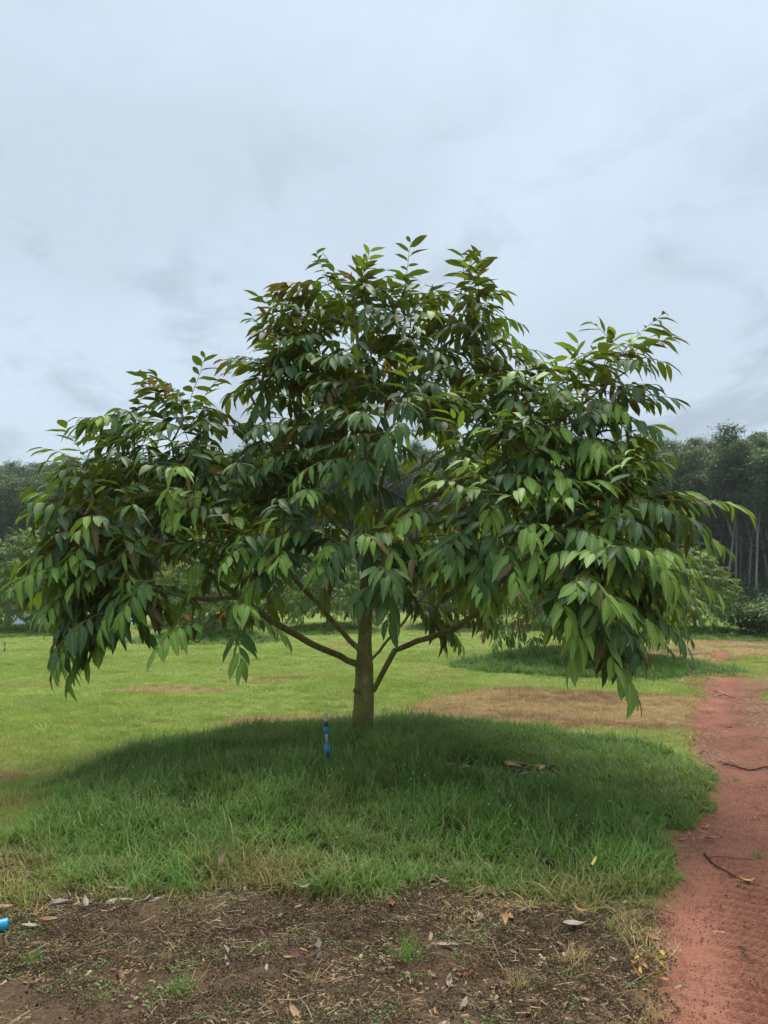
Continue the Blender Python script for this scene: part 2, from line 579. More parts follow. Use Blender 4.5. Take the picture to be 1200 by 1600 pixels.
# ------------------------------------------------------------------ durian tree builder
def leaf_template(kind=0, rows=None):
    """a pointed oval leaf, 1 long along +x, upper side +z; returns V, quads, tris, luv"""
    st = [(0.07, .18), (0.24, .84), (0.48, 1.0), (0.74, .74)] if rows is None else rows
    droop, fold, twist, wk = [(0.20, .38, .0, 1.0), (0.32, .55, .3, .85), (0.12, .26, -.25, 1.12), (0.45, .34, .12, .95), (0.60, .75, -.4, .8), (0.26, .20, .35, 1.2)][kind]
    st = [(x, w * wk) for x, w in st]
    V, UV = [(0, 0, 0)], [(0, 0, 0)]
    for i, (x, w) in enumerate(st):
        z = -droop * x * x
        wob = 0.02 * math.sin(i * 2.1 + kind)
        tw = twist * x
        for sgn in (-1, 0, 1):
            V.append((x, sgn * w * 0.165, z + abs(sgn) * w * fold * 0.165 * (1 - .5 * x) + sgn * tw * 0.12 + (wob * abs(sgn))))
            UV.append((sgn, x, 0))
    V.append((1.0, 0, -droop - 0.015)); UV.append((0, 1, 0))
    n = len(st)
    Q, T = [], [(0, 1 + 0, 2), (0, 2, 3)]
    T = [(0, 1, 2), (0, 2, 3)]
    for i in range(n - 1):
        a, b = 1 + 3 * i, 4 + 3 * i
        Q += [(a, b, b + 1, a + 1), (a + 1, b + 1, b + 2, a + 2)]
    a = 1 + 3 * (n - 1)
    e = len(V) - 1
    T += [(a, e, a + 1), (a + 1, e, a + 2)]
    return np.array(V, float), np.array(Q), np.array(T), np.array(UV, float)


TPL = [leaf_template(k) for k in range(6)]
TPL_LOW = [leaf_template(k, [(0.12, .5), (0.5, 1.0)]) for k in range(6)]


def spline(pts, step):
    P = [np.array(p, float) for p in pts]
    P = [2 * P[0] - P[1]] + P + [2 * P[-1] - P[-2]]
    out = [P[1]]
    for i in range(1, len(P) - 2):
        n = max(1, int(np.linalg.norm(P[i + 1] - P[i]) / step))
        for k in range(1, n + 1):
            t = k / n
            out.append(0.5 * ((2 * P[i]) + (-P[i - 1] + P[i + 1]) * t + (2 * P[i - 1] - 5 * P[i] + 4 * P[i + 1] - P[i + 2]) * t * t + (-P[i - 1] + 3 * P[i] - 3 * P[i + 1] + P[i + 2]) * t ** 3))
    return out


class Durian:
    def __init__(s, seed, base, leaf_len=0.236):
        s.r = np.random.default_rng(seed)
        s.pos, s.par, s.limb, s.w, s.paths = [], [], [], [], []
        s.twigs, s.leaves = [], []
        s.base = np.array(base, float)
        s.leaf_len = leaf_len
        s.pull = 0.0

    def path(s, parent, pts, limb=None):
        ids = []
        for p in pts:
            s.pos.append(np.array(p, float)); s.par.append(parent)
            s.limb.append(s.limb[parent] if (limb is None and parent >= 0) else (limb or 0))
            parent = len(s.pos) - 1
            ids.append(parent)
        s.paths.append((s.par[ids[0]], ids))
        return ids

    def nearest(s, p, limb=None):
        A = np.array(s.pos)
        d = np.linalg.norm(A - np.array(p), axis=1)
        return int(d.argmin())

    def limb_from(s, p0, pts, limb):
        j = s.nearest(p0)
        full = spline([s.pos[j]] + [tuple(p) for p in pts], 0.13)[1:]
        full = [q + s.r.normal(0, 0.010, 3) for q in full]
        return s.path(j, full, limb)

    def twig(s, p0, d, length, droop, young, node, tone):
        r = s.r
        d = d / (np.linalg.norm(d) + 1e-9)
        n = max(5, int(length / 0.09))
        pts = [p0]
        cur = d.copy()
        for i in range(n):
            cur = cur + np.array([0, 0, -droop]) / n * 0.80 + r.normal(0, 0.05, 3)
            cur /= np.linalg.norm(cur)
            pts.append(pts[-1] + cur * length / n)
        s.twigs.append((node, pts))
        pts = np.array(pts)
        seg = length / n
        gap = 0.048 * s.leaf_len / 0.236
        k = 0
        pos = length * r.uniform(0.12, 0.28)
        roll = r.normal(0, 0.25)
        while pos < length:
            i = min(n - 1, int(pos / seg))
            f = pos / seg - i
            p = pts[i] * (1 - f) + pts[i + 1] * f
            fw = pts[i + 1] - pts[i]
            fw /= np.linalg.norm(fw)
            side = np.cross(fw, [0, 0, 1.0])
            if np.linalg.norm(side) < 0.2: side = np.cross(fw, [0, 1.0, 0.2])
            side /= np.linalg.norm(side)
            sg = 1 if k % 2 else -1
            last = pos / length
            up = np.cross(side, fw)
            ax = side * sg * (0.95 - 0.50 * last) * (1 + r.normal(0, .12)) + fw * (0.42 + 0.55 * last) + np.array([0, 0, -1.0]) * r.uniform(0.12, 0.40 + 0.22 * min(1.4, droop)) + r.normal(0, 0.09, 3)
            ax /= np.linalg.norm(ax)
            out = p - s.base; out[2] = 0
            out /= np.linalg.norm(out) + 1e-6
            ref = np.array([0, 0, 1.0]) + up * 0.35 + out * 0.40 + side * sg * 0.15 + r.normal(0, 0.27, 3)
            nz = ref - ax * np.dot(ref, ax)
            nz /= np.linalg.norm(nz) + 1e-9
            ny = np.cross(nz, ax)
            Ls = s.leaf_len * (r.uniform(0.78, 1.18) if r.random() > .1 else r.uniform(.5, .75)) * (0.72 + 0.28 * math.sin(math.pi * min(1, 0.15 + 0.8 * last)))
            Ws = Ls * r.uniform(0.82, 1.08)
            tn = tone
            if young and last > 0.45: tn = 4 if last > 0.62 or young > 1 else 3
            if r.random() < 0.03: tn = 5
            elif r.random() < 0.16: tn = max(0, min(3, tn + (1 if r.random() < .5 else -1))) if tn < 4 else tn
            s.leaves.append((p, ax * Ls, ny * Ws, nz * Ls, int(r.choice(6, p=[.22, .22, .18, .18, .10, .10])), tn))
            pos += gap * r.uniform(0.8, 1.2)
            k += 1

    def grow(s, targets, side_gap=0.23, twig_len=(0.36, 0.62), young_fn=None, tone_fn=None):
        """targets: (point, droop, outward bias); joins each to the skeleton and hangs leafy twigs on it"""
        r = s.r
        A = np.array(s.pos)
        dist = [np.min(np.linalg.norm(A - t[0], axis=1)) for t in targets]
        for k in np.argsort(dist):
            T, droop = np.array(targets[k][0], float), targets[k][1]
            o_ = T - s.base; o_[2] = 0; o_ /= np.linalg.norm(o_) + 1e-6
            T = T - o_ * (0.26 if droop > 0.25 else 0.0) * s.pull + np.array([0, 0, 0.07 if droop > 0.25 else -0.22]) * s.pull
            A = np.array(s.pos)
            v = T - A
            dd = np.linalg.norm(v, axis=1)
            cost = dd + 0.5 * np.clip(-v[:, 2] - 0.1, 0, None) * (0.4 if droop > 1.2 else 1.0) + 0.25 * np.clip(1.2 - A[:, 2], 0, None)
            j = int(cost.argmin())
            if dd[j] < 0.05: continue
            a = s.pos[j]
            m = (a + T) / 2 + np.array([0, 0, 0.16 * dd[j]]) + r.normal(0, 0.06 * dd[j], 3)
            pts = spline([a, m, T], 0.12)[1:]
            pts = [p + r.normal(0, 0.008, 3) for p in pts]
            ids = s.path(j, pts)
            out = T - s.base; out[2] = 0
            out /= np.linalg.norm(out) + 1e-6
            pd = (T - m); pd /= np.linalg.norm(pd) + 1e-9
            young = young_fn(T) if young_fn else 0
            tone = tone_fn(T) if tone_fn else int(r.integers(0, 3))
            d = pd * 0.65 + out * 0.55 + np.array([0, 0, 0.18]) + r.normal(0, 0.18, 3)
            if droop <= 0.25: d = np.array([0, 0, 1.0]) + r.normal(0, 0.2, 3)
            s.twig(T, d, r.uniform(*twig_len), droop, young, ids[-1], tone)
            # side twigs back along the path
            run = side_gap * 0.5
            acc = 0.0
            sg = 1 if r.random() < .5 else -1
            P = [a] + pts
            tot = sum(np.linalg.norm(P[i + 1] - P[i]) for i in range(len(pts)))
            gone = 0.0
            for i in range(len(pts) - 1, -1, -1):
                st = np.linalg.norm(P[i + 1] - P[i])
                acc += st; gone += st
                if acc >= run and gone < max(0.75, tot * 0.7):
                    fw = P[i + 1] - P[i]; fw /= np.linalg.norm(fw) + 1e-9
                    sd = np.cross(fw, [0, 0, 1.0]); sd /= np.linalg.norm(sd) + 1e-9
                    d = fw * 0.5 + sd * sg * 0.8 + out * 0.25 + np.array([0, 0, 0.2]) + r.normal(0, 0.15, 3)
                    s.twig(P[i + 1], d, r.uniform(*twig_len) * 0.85, droop * 0.9, young if r.random() < .5 else 0, ids[i], max(0, tone - int(r.random() < .5)))
                    sg = -sg; acc = 0.0; run = side_gap

    def radii(s, tip=0.0042, power=0.50):
        n = len(s.pos)
        w = np.zeros(n)
        haschild = np.zeros(n, bool)
        for i in range(n):
            if s.par[i] >= 0: haschild[s.par[i]] = True
        w[~haschild] = 1
        for i in range(n - 1, 0, -1):
            if s.par[i] >= 0: w[s.par[i]] += w[i]
        return tip * np.maximum(w, 1) ** power

    def wood(s, rad, limbs=None, low=False, flare=True):
        out = {}
        for par, ids in s.paths:
            lb = s.limb[ids[0]]
            mb = out.setdefault(lb, MB())
            P = ([s.pos[par]] if par >= 0 else []) + [s.pos[i] for i in ids]
            rr = ([min(rad[par], rad[ids[0]] * 1.12)] if par >= 0 else []) + [rad[i] for i in ids]
            if par < 0 and flare:
                rr = [q * (1 + 0.35 * math.exp(-k * 1.1)) for k, q in enumerate(rr)]
            big = max(rr)
            mb.tube(P, rr, (4 if low else 5) if big < 0.012 else (6 if low else (8 if big < 0.04 else 16)), cap=False)
        for node, pts in s.twigs:
            mb = out.setdefault(s.limb[node], MB())
            n = len(pts)
            mb.tube(pts[::2] if low else pts, np.linspace(0.0046, 0.0016, len(pts[::2] if low else pts)), 3 if low else 4, cap=False)
        return out


def leaf_mesh(name, leaves, tpl):
    Vs, Qs, Ts, UVs, mq, mt = [], [], [], [], [], []
    n = 0
    for kind in range(6):
        sel = [l for l in leaves if l[4] == kind]
        if not sel: continue
        V, Q, T, UV = tpl[kind]
        P = np.array([l[0] for l in sel])
        B = np.stack([np.array([l[1] for l in sel]), np.array([l[2] for l in sel]), np.array([l[3] for l in sel])], 1)
        W = np.einsum('vk,nkc->nvc', V, B) + P[:, None, :]
        off = (np.arange(len(sel)) * len(V) + n)[:, None, None]
        tn = np.array([l[5] for l in sel])
        Vs.append(W.reshape(-1, 3)); UVs.append(np.tile(UV, (len(sel), 1)))
        Qs.append((Q[None] + off).reshape(-1, 4)); mq.append(np.repeat(tn, len(Q)))
        Ts.append((T[None] + off).reshape(-1, 3)); mt.append(np.repeat(tn, len(T)))
        n += len(sel) * len(V)
    return mesh_np(name, np.concatenate(Vs), np.concatenate(Qs), np.concatenate(Ts), {'luv': np.concatenate(UVs)},
                   np.concatenate(mq + mt))


def build_main_tree():
    tz = hz(*TREE) - 0.03
    T = Durian(5, (TREE[0], TREE[1], tz))
    T.pull = 1.0
    A = at
    trunk = [(TREE[0], TREE[1], tz - 0.05), A(568, 1110, 8.1), A(569, 1060, 8.1), A(570, 1000, 8.1), A(573, 920, 8.1), A(576, 840, 8.12), A(576, 760, 8.15), A(569, 660, 8.2), A(562, 560, 8.25), A(552, 480, 8.3), A(549, 425, 8.3)]
    T.path(-1, spline([tuple(p) for p in trunk], 0.12), 0)
    lim = [
        (A(577, 880, 8.1), [A(590, 815, 8.0), A(599, 750, 8.0), A(622, 670, 8.05), A(662, 580, 8.1), A(705, 500, 8.15), A(733, 415, 8.2)]),
        (A(563, 1040, 8.1), [A(545, 1030, 8.05), A(510, 1014, 7.95), A(468, 994, 7.8), A(420, 965, 7.6), A(376, 934, 7.4), A(330, 900, 7.3), A(270, 860, 7.2), A(200, 830, 7.1), A(130, 820, 7.1)]),
        (A(562, 1028, 8.1), [A(545, 1000, 8.2), A(515, 968, 8.25), A(480, 925, 8.3), A(440, 880, 8.4), A(395, 845, 8.45), A(340, 800, 8.5), A(285, 755, 8.5), A(245, 705, 8.4)]),
        (A(574, 900, 8.1), [A(540, 840, 8.4), A(500, 790, 8.6), A(460, 730, 8.8), A(415, 660, 8.9), A(380, 600, 8.8)]),
        (A(573, 1092, 8.1), [A(585, 1078, 8.08), A(600, 1050, 8.0), A(618, 1018, 7.95), A(650, 1001, 7.8), A(700, 988, 7.6), A(750, 955, 7.3), A(800, 915, 7.0), A(860, 880, 6.7), A(930, 850, 6.4), A(1000, 830, 6.2)]),
        (A(571, 1035, 8.1), [A(590, 1018, 8.2), A(620, 985, 8.35), A(665, 925, 8.6), A(700, 870, 8.9), A(745, 800, 9.2), A(800, 720, 9.3)]),
        (A(577, 840, 8.1), [A(630, 800, 7.8), A(700, 765, 7.5), A(780, 720, 7.2), A(860, 670, 7.0), A(935, 610, 6.9), A(1010, 560, 6.8)]),
        (A(575, 870, 8.1), [A(580, 835, 7.7), A(570, 820, 7.3), A(555, 830, 6.9), A(545, 850, 6.6)]),
        (A(577, 860, 8.1), [A(630, 825, 7.6), A(700, 815, 7.1), A(770, 825, 6.6), A(830, 850, 6.2)]),
        (A(470, 915, 8.3), [A(440, 880, 7.8), A(395, 865, 7.3), A(350, 872, 6.9)]),
        (A(376, 934, 7.4), [A(345, 937, 7.3), A(300, 934, 7.2), A(250, 922, 7.1), A(205, 905, 7.0), A(150, 900, 6.9)]),
        (A(575, 760, 8.15), [A(590, 705, 7.6), A(615, 665, 7.1), A(640, 650, 6.8)]),
        (A(576, 800, 8.15), [A(545, 745, 9.0), A(510, 690, 9.4), A(480, 650, 9.8)]),
        (A(577, 790, 8.15), [A(640, 740, 8.8), A(710, 690, 9.4), A(770, 650, 9.8)]),
        (A(577, 880, 8.1), [A(570, 850, 8.8), A(520, 830, 9.3), A(470, 820, 9.8)]),
        (A(577, 880, 8.1), [A(640, 850, 8.8), A(700, 840, 9.3), A(760, 830, 9.8)]),
    ]
    for k, (p0, pts) in enumerate(lim):
        T.limb_from(p0, pts, k + 1)
    # hanging side limb under the left branch
    T.limb_from(A(250, 922, 7.1), [A(238, 955, 6.95), A(270, 985, 6.8), A(310, 1005, 6.7)], None)
    # clumps of leafy twigs: pixel centre, pixel radii, distance, depth radius, droop, count
    C = [
        (120, 850, 85, 70, 7.2, .7, .9, 18), (85, 835, 50, 45, 7.2, .5, .8, 8), (85, 905, 45, 40, 7.1, .5, 1.0, 6), (110, 770, 55, 40, 7.5, .5, .7, 7), (175, 850, 80, 60, 7.6, .8, .9, 9), (290, 800, 70, 60, 7.6, .8, .8, 8), (110, 975, 40, 25, 6.8, .3, 1.5, 3), (150, 930, 90, 60, 7.0, .6, 1.3, 13), (125, 965, 45, 30, 6.9, .35, 1.6, 5),
        (215, 760, 110, 80, 7.7, .9, .8, 18), (235, 690, 85, 42, 8.0, .6, .7, 14), (165, 690, 35, 40, 8.0, .4, .7, 4), (250, 650, 60, 22, 8.1, .4, .6, 7),
        (310, 985, 40, 18, 6.6, .2, 1.5, 3), (388, 940, 18, 15, 8.6, .3, 1.4, 2), (305, 755, 60, 40, 8.0, .8, .7, 7), (370, 790, 95, 80, 7.7, 1.0, .8, 14), (330, 860, 60, 40, 7.2, .5, .9, 6),
        (420, 715, 60, 45, 8.2, .8, .7, 8), (412, 610, 50, 52, 8.6, .6, .6, 10), (440, 545, 52, 48, 8.7, .6, .5, 10), (475, 500, 60, 48, 8.7, .6, .4, 11), (490, 580, 80, 60, 8.4, .9, .6, 12),
        (548, 455, 26, 30, 8.3, .3, .25, 4), (600, 500, 60, 45, 8.4, .6, .4, 9), (690, 495, 70, 45, 8.3, .6, .4, 11), (732, 440, 22, 35, 8.2, .2, .2, 4), (765, 510, 35, 40, 8.3, .4, .5, 6), (790, 560, 40, 40, 8.2, .5, .5, 6),
        (700, 580, 100, 60, 8.1, 1.1, .6, 16), (590, 600, 90, 60, 7.9, 1.0, .6, 13), (640, 660, 75, 40, 6.9, .5, .8, 8), (590, 690, 70, 35, 7.2, .6, .8, 4), (760, 650, 80, 60, 7.8, 1.0, .7, 10),
        (470, 680, 80, 60, 7.8, 1.0, .8, 10), (540, 735, 60, 35, 7.3, .6, .9, 3), (440, 800, 70, 40, 7.2, .7, .9, 4),
        (935, 600, 55, 30, 6.9, .5, .3, 7), (1000, 570, 35, 20, 6.8, .35, .3, 4), (985, 630, 40, 35, 6.8, .5, .5, 6), (900, 670, 80, 45, 6.9, .8, .6, 11), (840, 640, 50, 45, 7.2, .6, .6, 8),
        (980, 710, 50, 35, 6.6, .6, .6, 8), (930, 760, 90, 55, 6.5, .9, .7, 14), (1020, 790, 45, 40, 6.3, .6, .6, 8), (1080, 800, 18, 14, 6.2, .3, .4, 2), (1000, 860, 70, 50, 6.1, .8, .9, 12), (1050, 880, 30, 40, 6.3, .5, .9, 6),
        (900, 860, 60, 45, 6.0, .6, 1.0, 8), (965, 930, 75, 40, 5.9, .6, 1.1, 9), (1035, 935, 38, 36, 6.1, .5, 1.1, 5), (985, 985, 40, 28, 5.7, .35, 1.7, 5), (890, 905, 45, 30, 6.6, .5, 1.1, 4),
        (800, 790, 70, 45, 6.7, .8, .9, 9), (810, 850, 60, 35, 6.1, .5, 1.0, 7), (740, 850, 50, 35, 6.4, .5, 1.0, 5), (710, 800, 55, 35, 6.9, .6, .9, 4), (850, 730, 60, 50, 6.9, .8, .8, 9),
        (560, 858, 60, 22, 6.5, .35, .9, 5), (600, 900, 30, 22, 6.3, .3, 1.4, 3), (495, 850, 40, 20, 6.8, .4, .9, 4), (400, 870, 45, 20, 6.9, .4, 1.0, 4), (655, 860, 35, 25, 6.7, .4, 1.1, 3),
        (710, 960, 40, 22, 8.4, .4, 1.4, 4), (770, 930, 40, 25, 7.6, .5, 1.3, 4), (700, 895, 45, 25, 9.0, .5, 1.0, 3),
        (460, 680, 95, 80, 9.5, .6, .7, 12), (600, 640, 150, 90, 9.6, .7, .6, 14), (760, 680, 130, 90, 9.6, .7, .7, 15), (620, 800, 190, 50, 9.7, .6, .9, 6), (420, 810, 120, 50, 9.6, .6, .9, 8), (800, 800, 90, 50, 9.5, .6, .9, 8),
    ]
    r = T.r
    tg = []
    for (cx, cy, rx, ry, Y, dr, droop, n) in C:
        pts, tries = [], 0
        n = int(round(n * 1.25))
        while len(pts) < n and tries < 400:
            tries += 1
            q = r.uniform(-1, 1, 3)
            if np.linalg.norm(q) > 1: continue
            p = np.array(A(cx + q[0] * rx, cy + q[1] * ry, Y + q[2] * dr))
            if all(np.linalg.norm(p - o) > 0.13 for o in pts):
                pts.append(p)
        tg += [(p, droop) for p in pts]

    def young(p):  # young tips; front low sprays also get skylight painted into their leaf colour
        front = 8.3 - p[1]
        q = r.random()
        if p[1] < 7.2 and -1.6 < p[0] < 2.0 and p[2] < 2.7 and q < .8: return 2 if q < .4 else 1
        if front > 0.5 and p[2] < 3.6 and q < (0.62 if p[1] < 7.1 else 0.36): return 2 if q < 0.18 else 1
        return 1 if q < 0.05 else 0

    def tone(p):
        q = r.random()
        if p[2] > 3.6 and p[0] < 0.2 and q < 0.16: return 5
        return 0 if q < .22 else (1 if q < .58 else (2 if q < .88 else 3))

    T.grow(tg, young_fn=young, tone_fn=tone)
    rad = T.radii()
    k = 0.102 / rad[0]
    rad = np.where(rad > 0.02, rad * (1 + (k - 1) * np.clip((rad - 0.02) / (rad[0] - 0.02), 0, 1)), rad)
    root = empty('durian_tree', (TREE[0], TREE[1], tz))
    tag(root, 'large spreading tree with drooping glossy leaves on the grass mound, nearest of all', 'tree')
    inv = Matrix.Translation((-TREE[0], -TREE[1], -tz))

    def child(o):
        o.parent = root
        o.matrix_parent_inverse = inv
        return o
    for lb, mb in sorted(T.wood(rad).items()):
        child(mb.build('trunk' if lb == 0 else 'branch', M_BARK))
    # a sawn off stub low on the left of the trunk
    st = MB()
    p = np.array(A(561, 1080, 8.03))
    st.tube([p + np.array((0.05, 0, -.03)), p + np.array((-0.02, -.01, 0.0)), p + np.array((-0.055, -.02, 0.012))], [0.03, 0.024, 0.021], 9)
    child(st.build('branch_stub', M_BARK))
    # the leaves that show largest are single parts, the rest one mass
    full = leaf_mesh('all', T.leaves, TPL)
    vv = np.empty(len(full.vertices) * 3, np.float32); full.vertices.foreach_get('co', vv)
    polys = [tuple(pp.vertices) for pp in full.polygons]
    bvh = BVHTree.FromPolygons(vv.reshape(-1, 3).tolist(), polys)
    bpy.data.meshes.remove(full)
    eye = Vector((0, 0, CAM_H))
    sc = []
    for i, (p, ax, ny, nz, kd, tn) in enumerate(T.leaves):
        ok = 0
        ds = 0
        for f in (0.35, 0.62):
            c = Vector(p + ax * f + nz * (-0.16 * f * f))
            dvec = c - eye
            ds = dvec.length
            hit = bvh.ray_cast(eye, dvec.normalized(), ds + 1)
            if hit[0] is None or hit[3] > ds - 0.025: ok += 1
        if ok:
            vw = (eye - Vector(p)).normalized()
            face = abs(np.dot(nz / np.linalg.norm(nz), np.array(vw)))
            sc.append((-(ok * (0.15 + face) * np.dot(ax, ax) / ds ** 2), i))
    sc.sort()
    chosen = [i for _, i in sc[:300]]
    rest = set(chosen)
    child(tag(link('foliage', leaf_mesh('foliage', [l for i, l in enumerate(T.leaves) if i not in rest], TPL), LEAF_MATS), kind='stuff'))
    lm = []
    for kd in range(6):
        V, Q, Tt, UV = TPL[kd]
        me = mesh_np('leaf', V, Q, Tt, {'luv': UV})
        me.materials.append(LEAF_MATS[0])
        lm.append(me)
    for i in chosen:
        p, ax, ny, nz, kd, tn = T.leaves[i]
        o = bpy.data.objects.new('leaf', lm[kd])
        COL.objects.link(o)
        o.material_slots[0].link = 'OBJECT'
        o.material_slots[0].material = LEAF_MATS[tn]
        M = Matrix(((ax[0], ny[0], nz[0], p[0]), (ax[1], ny[1], nz[1], p[1]), (ax[2], ny[2], nz[2], p[2]), (0, 0, 0, 1)))
        o.parent = root
        o.matrix_parent_inverse = inv
        o.matrix_basis = M
    print('main tree: leaves', len(T.leaves), 'targets', len(tg), 'trunk r', rad[0])


build_main_tree()


def build_far_durian(seed, h, rx):
    T = Durian(seed, (0, 0, 0), 0.235)
    r = T.r
    T.path(-1, spline([(0, 0, -0.1), (0.03, 0.02, 0.8), (-.03, 0, 1.8), (0.05, 0.03, 2.9), (0, 0, h - 0.5)], 0.2), 0)
    for k in range(11):
        z = 0.75 + k * (h - 1.9) / 11
        a = k * 2.4 + r.uniform(-.3, .3)
        ln = rx * (1.0 - 0.55 * (k / 11) ** 1.5) * r.uniform(.8, 1.0)
        d = np.array([math.cos(a), math.sin(a), 0])
        T.limb_from((0, 0, z), [d * ln * .4 + [0, 0, z + .35], d * ln * .75 + [0, 0, z + .6], d * ln + [0, 0, z + .55]], k + 1)
    tg = []
    for i in range(430):
        u = r.uniform(0.0, 1)
        a = r.uniform(0, 2 * math.pi)
        z = 0.40 + u * (h - 0.55)
        rr = rx * (math.sin(math.pi * (0.32 + 0.66 * u)) ** 0.7) * math.sqrt(r.uniform(0.25, 1.0))
        tg.append((np.array([math.cos(a) * rr, math.sin(a) * rr, z]), 1.1 - 0.7 * u))
    T.grow(tg, side_gap=0.34, tone_fn=lambda p: int(r.choice([2, 2, 3, 3, 3, 5])), young_fn=lambda p: 1 if r.random() < .12 else 0)
    wood = T.wood(T.radii(0.006, 0.5), low=True)
    mt = MB()
    for mb in wood.values():
        n0 = mt.n
        V = np.concatenate(mb.V)
        mt.add(V, np.concatenate(mb.Q))
    tm = mesh_np('trunk', np.concatenate(mt.V), np.concatenate(mt.Q))
    tm.materials.append(M_BARK)
    cm = leaf_mesh('crown', T.leaves, TPL_LOW)
    for m in LEAF_MATS: cm.materials.append(m)
    return tm, cm


FD = [build_far_durian(21, 4.6, 2.3), build_far_durian(34, 4.2, 2.1)]
FAR_LABELS = [
    'tree on the grassy mound just behind the right side of the big tree',
    'leafy pale green tree by the track in front of the tall plantation',
    'small orchard tree with an orange cloth by its dark trunk',
    'small pale tree at the far left edge in front of white sheeting',
    'far orchard tree seen just left of the big trunk',
    'far orchard tree seen just right of the big trunk',
    'far orchard tree seen under the right boughs of the big tree',
    'far orchard tree between the orange cloth and the left sheeting',
    'farthest small tree behind the white sheeting on the left']
for (x, y, v, sc_, rz), lab in zip(FAR_TREES, FAR_LABELS):
    e = empty('orchard_tree', (x, y, hz(x, y) - 0.03), rz)
    e.scale = (sc_,) * 3
    tag(e, lab, 'tree', 'orchard trees behind the big tree')
    for nm, me in zip(('trunk', 'crown'), FD[v]):
        o = bpy.data.objects.new(nm, me); COL.objects.link(o); o.parent = e
        if nm == 'crown': o['kind'] = 'stuff'


# ------------------------------------------------------------------ rubber plantation
M_RUB_LEAF = leaf_material('rubber_leaf', (0.062, 0.115, 0.048), (0.105, 0.165, 0.068), (0.10, 0.14, 0.07), (0.13, 0.20, 0.04), 0.5, 0.28)
M_BUSH = leaf_material('bush_leaf', (0.040, 0.090, 0.026), (0.075, 0.140, 0.036), (0.08, 0.11, 0.04), (0.1, 0.17, 0.02), 0.5, 0.28)


def quads_of(P, size, r, flat=0.5, ratio=0.45):
    n = len(P)
    d = r.normal(0, 1, (n, 3)); d[:, 2] *= flat; d[:, 2] -= 0.25
    d /= np.linalg.norm(d, axis=1)[:, None]
    up = np.tile([0, 0, 1.0], (n, 1)) + r.normal(0, 0.35, (n, 3))
    s = np.cross(d, up); s /= np.linalg.norm(s, axis=1)[:, None] + 1e-9
    sz = size * r.uniform(0.6, 1.25, n)[:, None]
    a = P; b = P + d * sz * .5 + s * sz * ratio * .5; c = P + d * sz; e = P + d * sz * .5 - s * sz * ratio * .5
    V = np.stack([a, b, c, e], 1).reshape(-1, 3)
    Q = np.arange(4 * n).reshape(-1, 4)
    UV = np.tile(np.array([(0, 0, 0), (.6, .5, 0), (0, 1, 0), (-.6, .5, 0)], float), (n, 1))
    return V, Q, UV


def build_rubber(seed, h):
    r = np.random.default_rng(seed)
    mb = MB()
    lean = r.normal(0, 0.09, 2)
    bend = r.normal(0, 0.3, 2)
    fork = h * r.uniform(0.34, 0.50)
    def ax(z):
        return np.array([lean[0] * z + bend[0] * math.sin(z / h * 3), lean[1] * z + bend[1] * math.sin(z / h * 3), z])
    zs = np.linspace(-0.2, fork, 7)
    mb.tube([ax(z) for z in zs], np.linspace(.16, .11, 7), 7, cap=False)
    tips = []
    nb = int(r.integers(3, 6))
    for k in range(nb):
        a = k * 2 * math.pi / nb + r.uniform(-.5, .5)
        d = np.array([math.cos(a), math.sin(a), 0])
        spread = r.uniform(.6, 2.2)
        top = h * r.uniform(.80, 1.0)
        p0 = ax(fork - r.uniform(0, .8))
        P = spline([p0, p0 + d * spread * .4 + [0, 0, (top - fork) * .35], p0 + d * spread * .9 + [0, 0, (top - fork) * .75], p0 + d * spread * 1.1 + [0, 0, top - fork]], .8)
        P = [p + r.normal(0, .05, 3) for p in P]
        mb.tube(P, np.linspace(.09, .025, len(P)), 6, cap=False)
        for j in range(int(len(P) * .38), len(P)):
            for q in range(2):
                b = r.uniform(0, 2 * math.pi)
                ln = r.uniform(.7, 1.9) * (1.15 - .45 * j / len(P))
                e = P[j] + np.array([math.cos(b) * ln, math.sin(b) * ln, ln * r.uniform(.1, .6)])
                mid = (P[j] + e) / 2 + [0, 0, .12]
                mb.tube([P[j], mid, e], [.025, .016, .006], 3, cap=False)
                tips += [e, e * .45 + P[j] * .55]
        tips += [P[-1], P[-1] + np.array([0, 0, .45])]
    pts = []
    for t in tips:
        n = int(r.integers(50, 90))
        q = r.normal(0, 1, (n, 3)) * [.42, .42, .26]
        pts.append(q + t + [0, 0, .05])
    for i in range(2):  # a few low tufts on the bole
        z = r.uniform(1.5, fork)
        q = r.normal(0, 1, (60, 3)) * [.5, .5, .5]
        pts.append(q + ax(z) + r.normal(0, .3, 3))
    P = np.concatenate(pts)
    V, Q, UV = quads_of(P, 0.36, r)
    tm = mesh_np('trunk', np.concatenate(mb.V), np.concatenate(mb.Q)); tm.materials.append(M_RUBBER)
    cm = mesh_np('crown', V, Q, attrs={'luv': UV}, smooth=False); cm.materials.append(M_RUB_LEAF)
    return tm, cm


RUB = [build_rubber(100 + i, 17.0 + (i % 3) * .7) for i in range(5)]


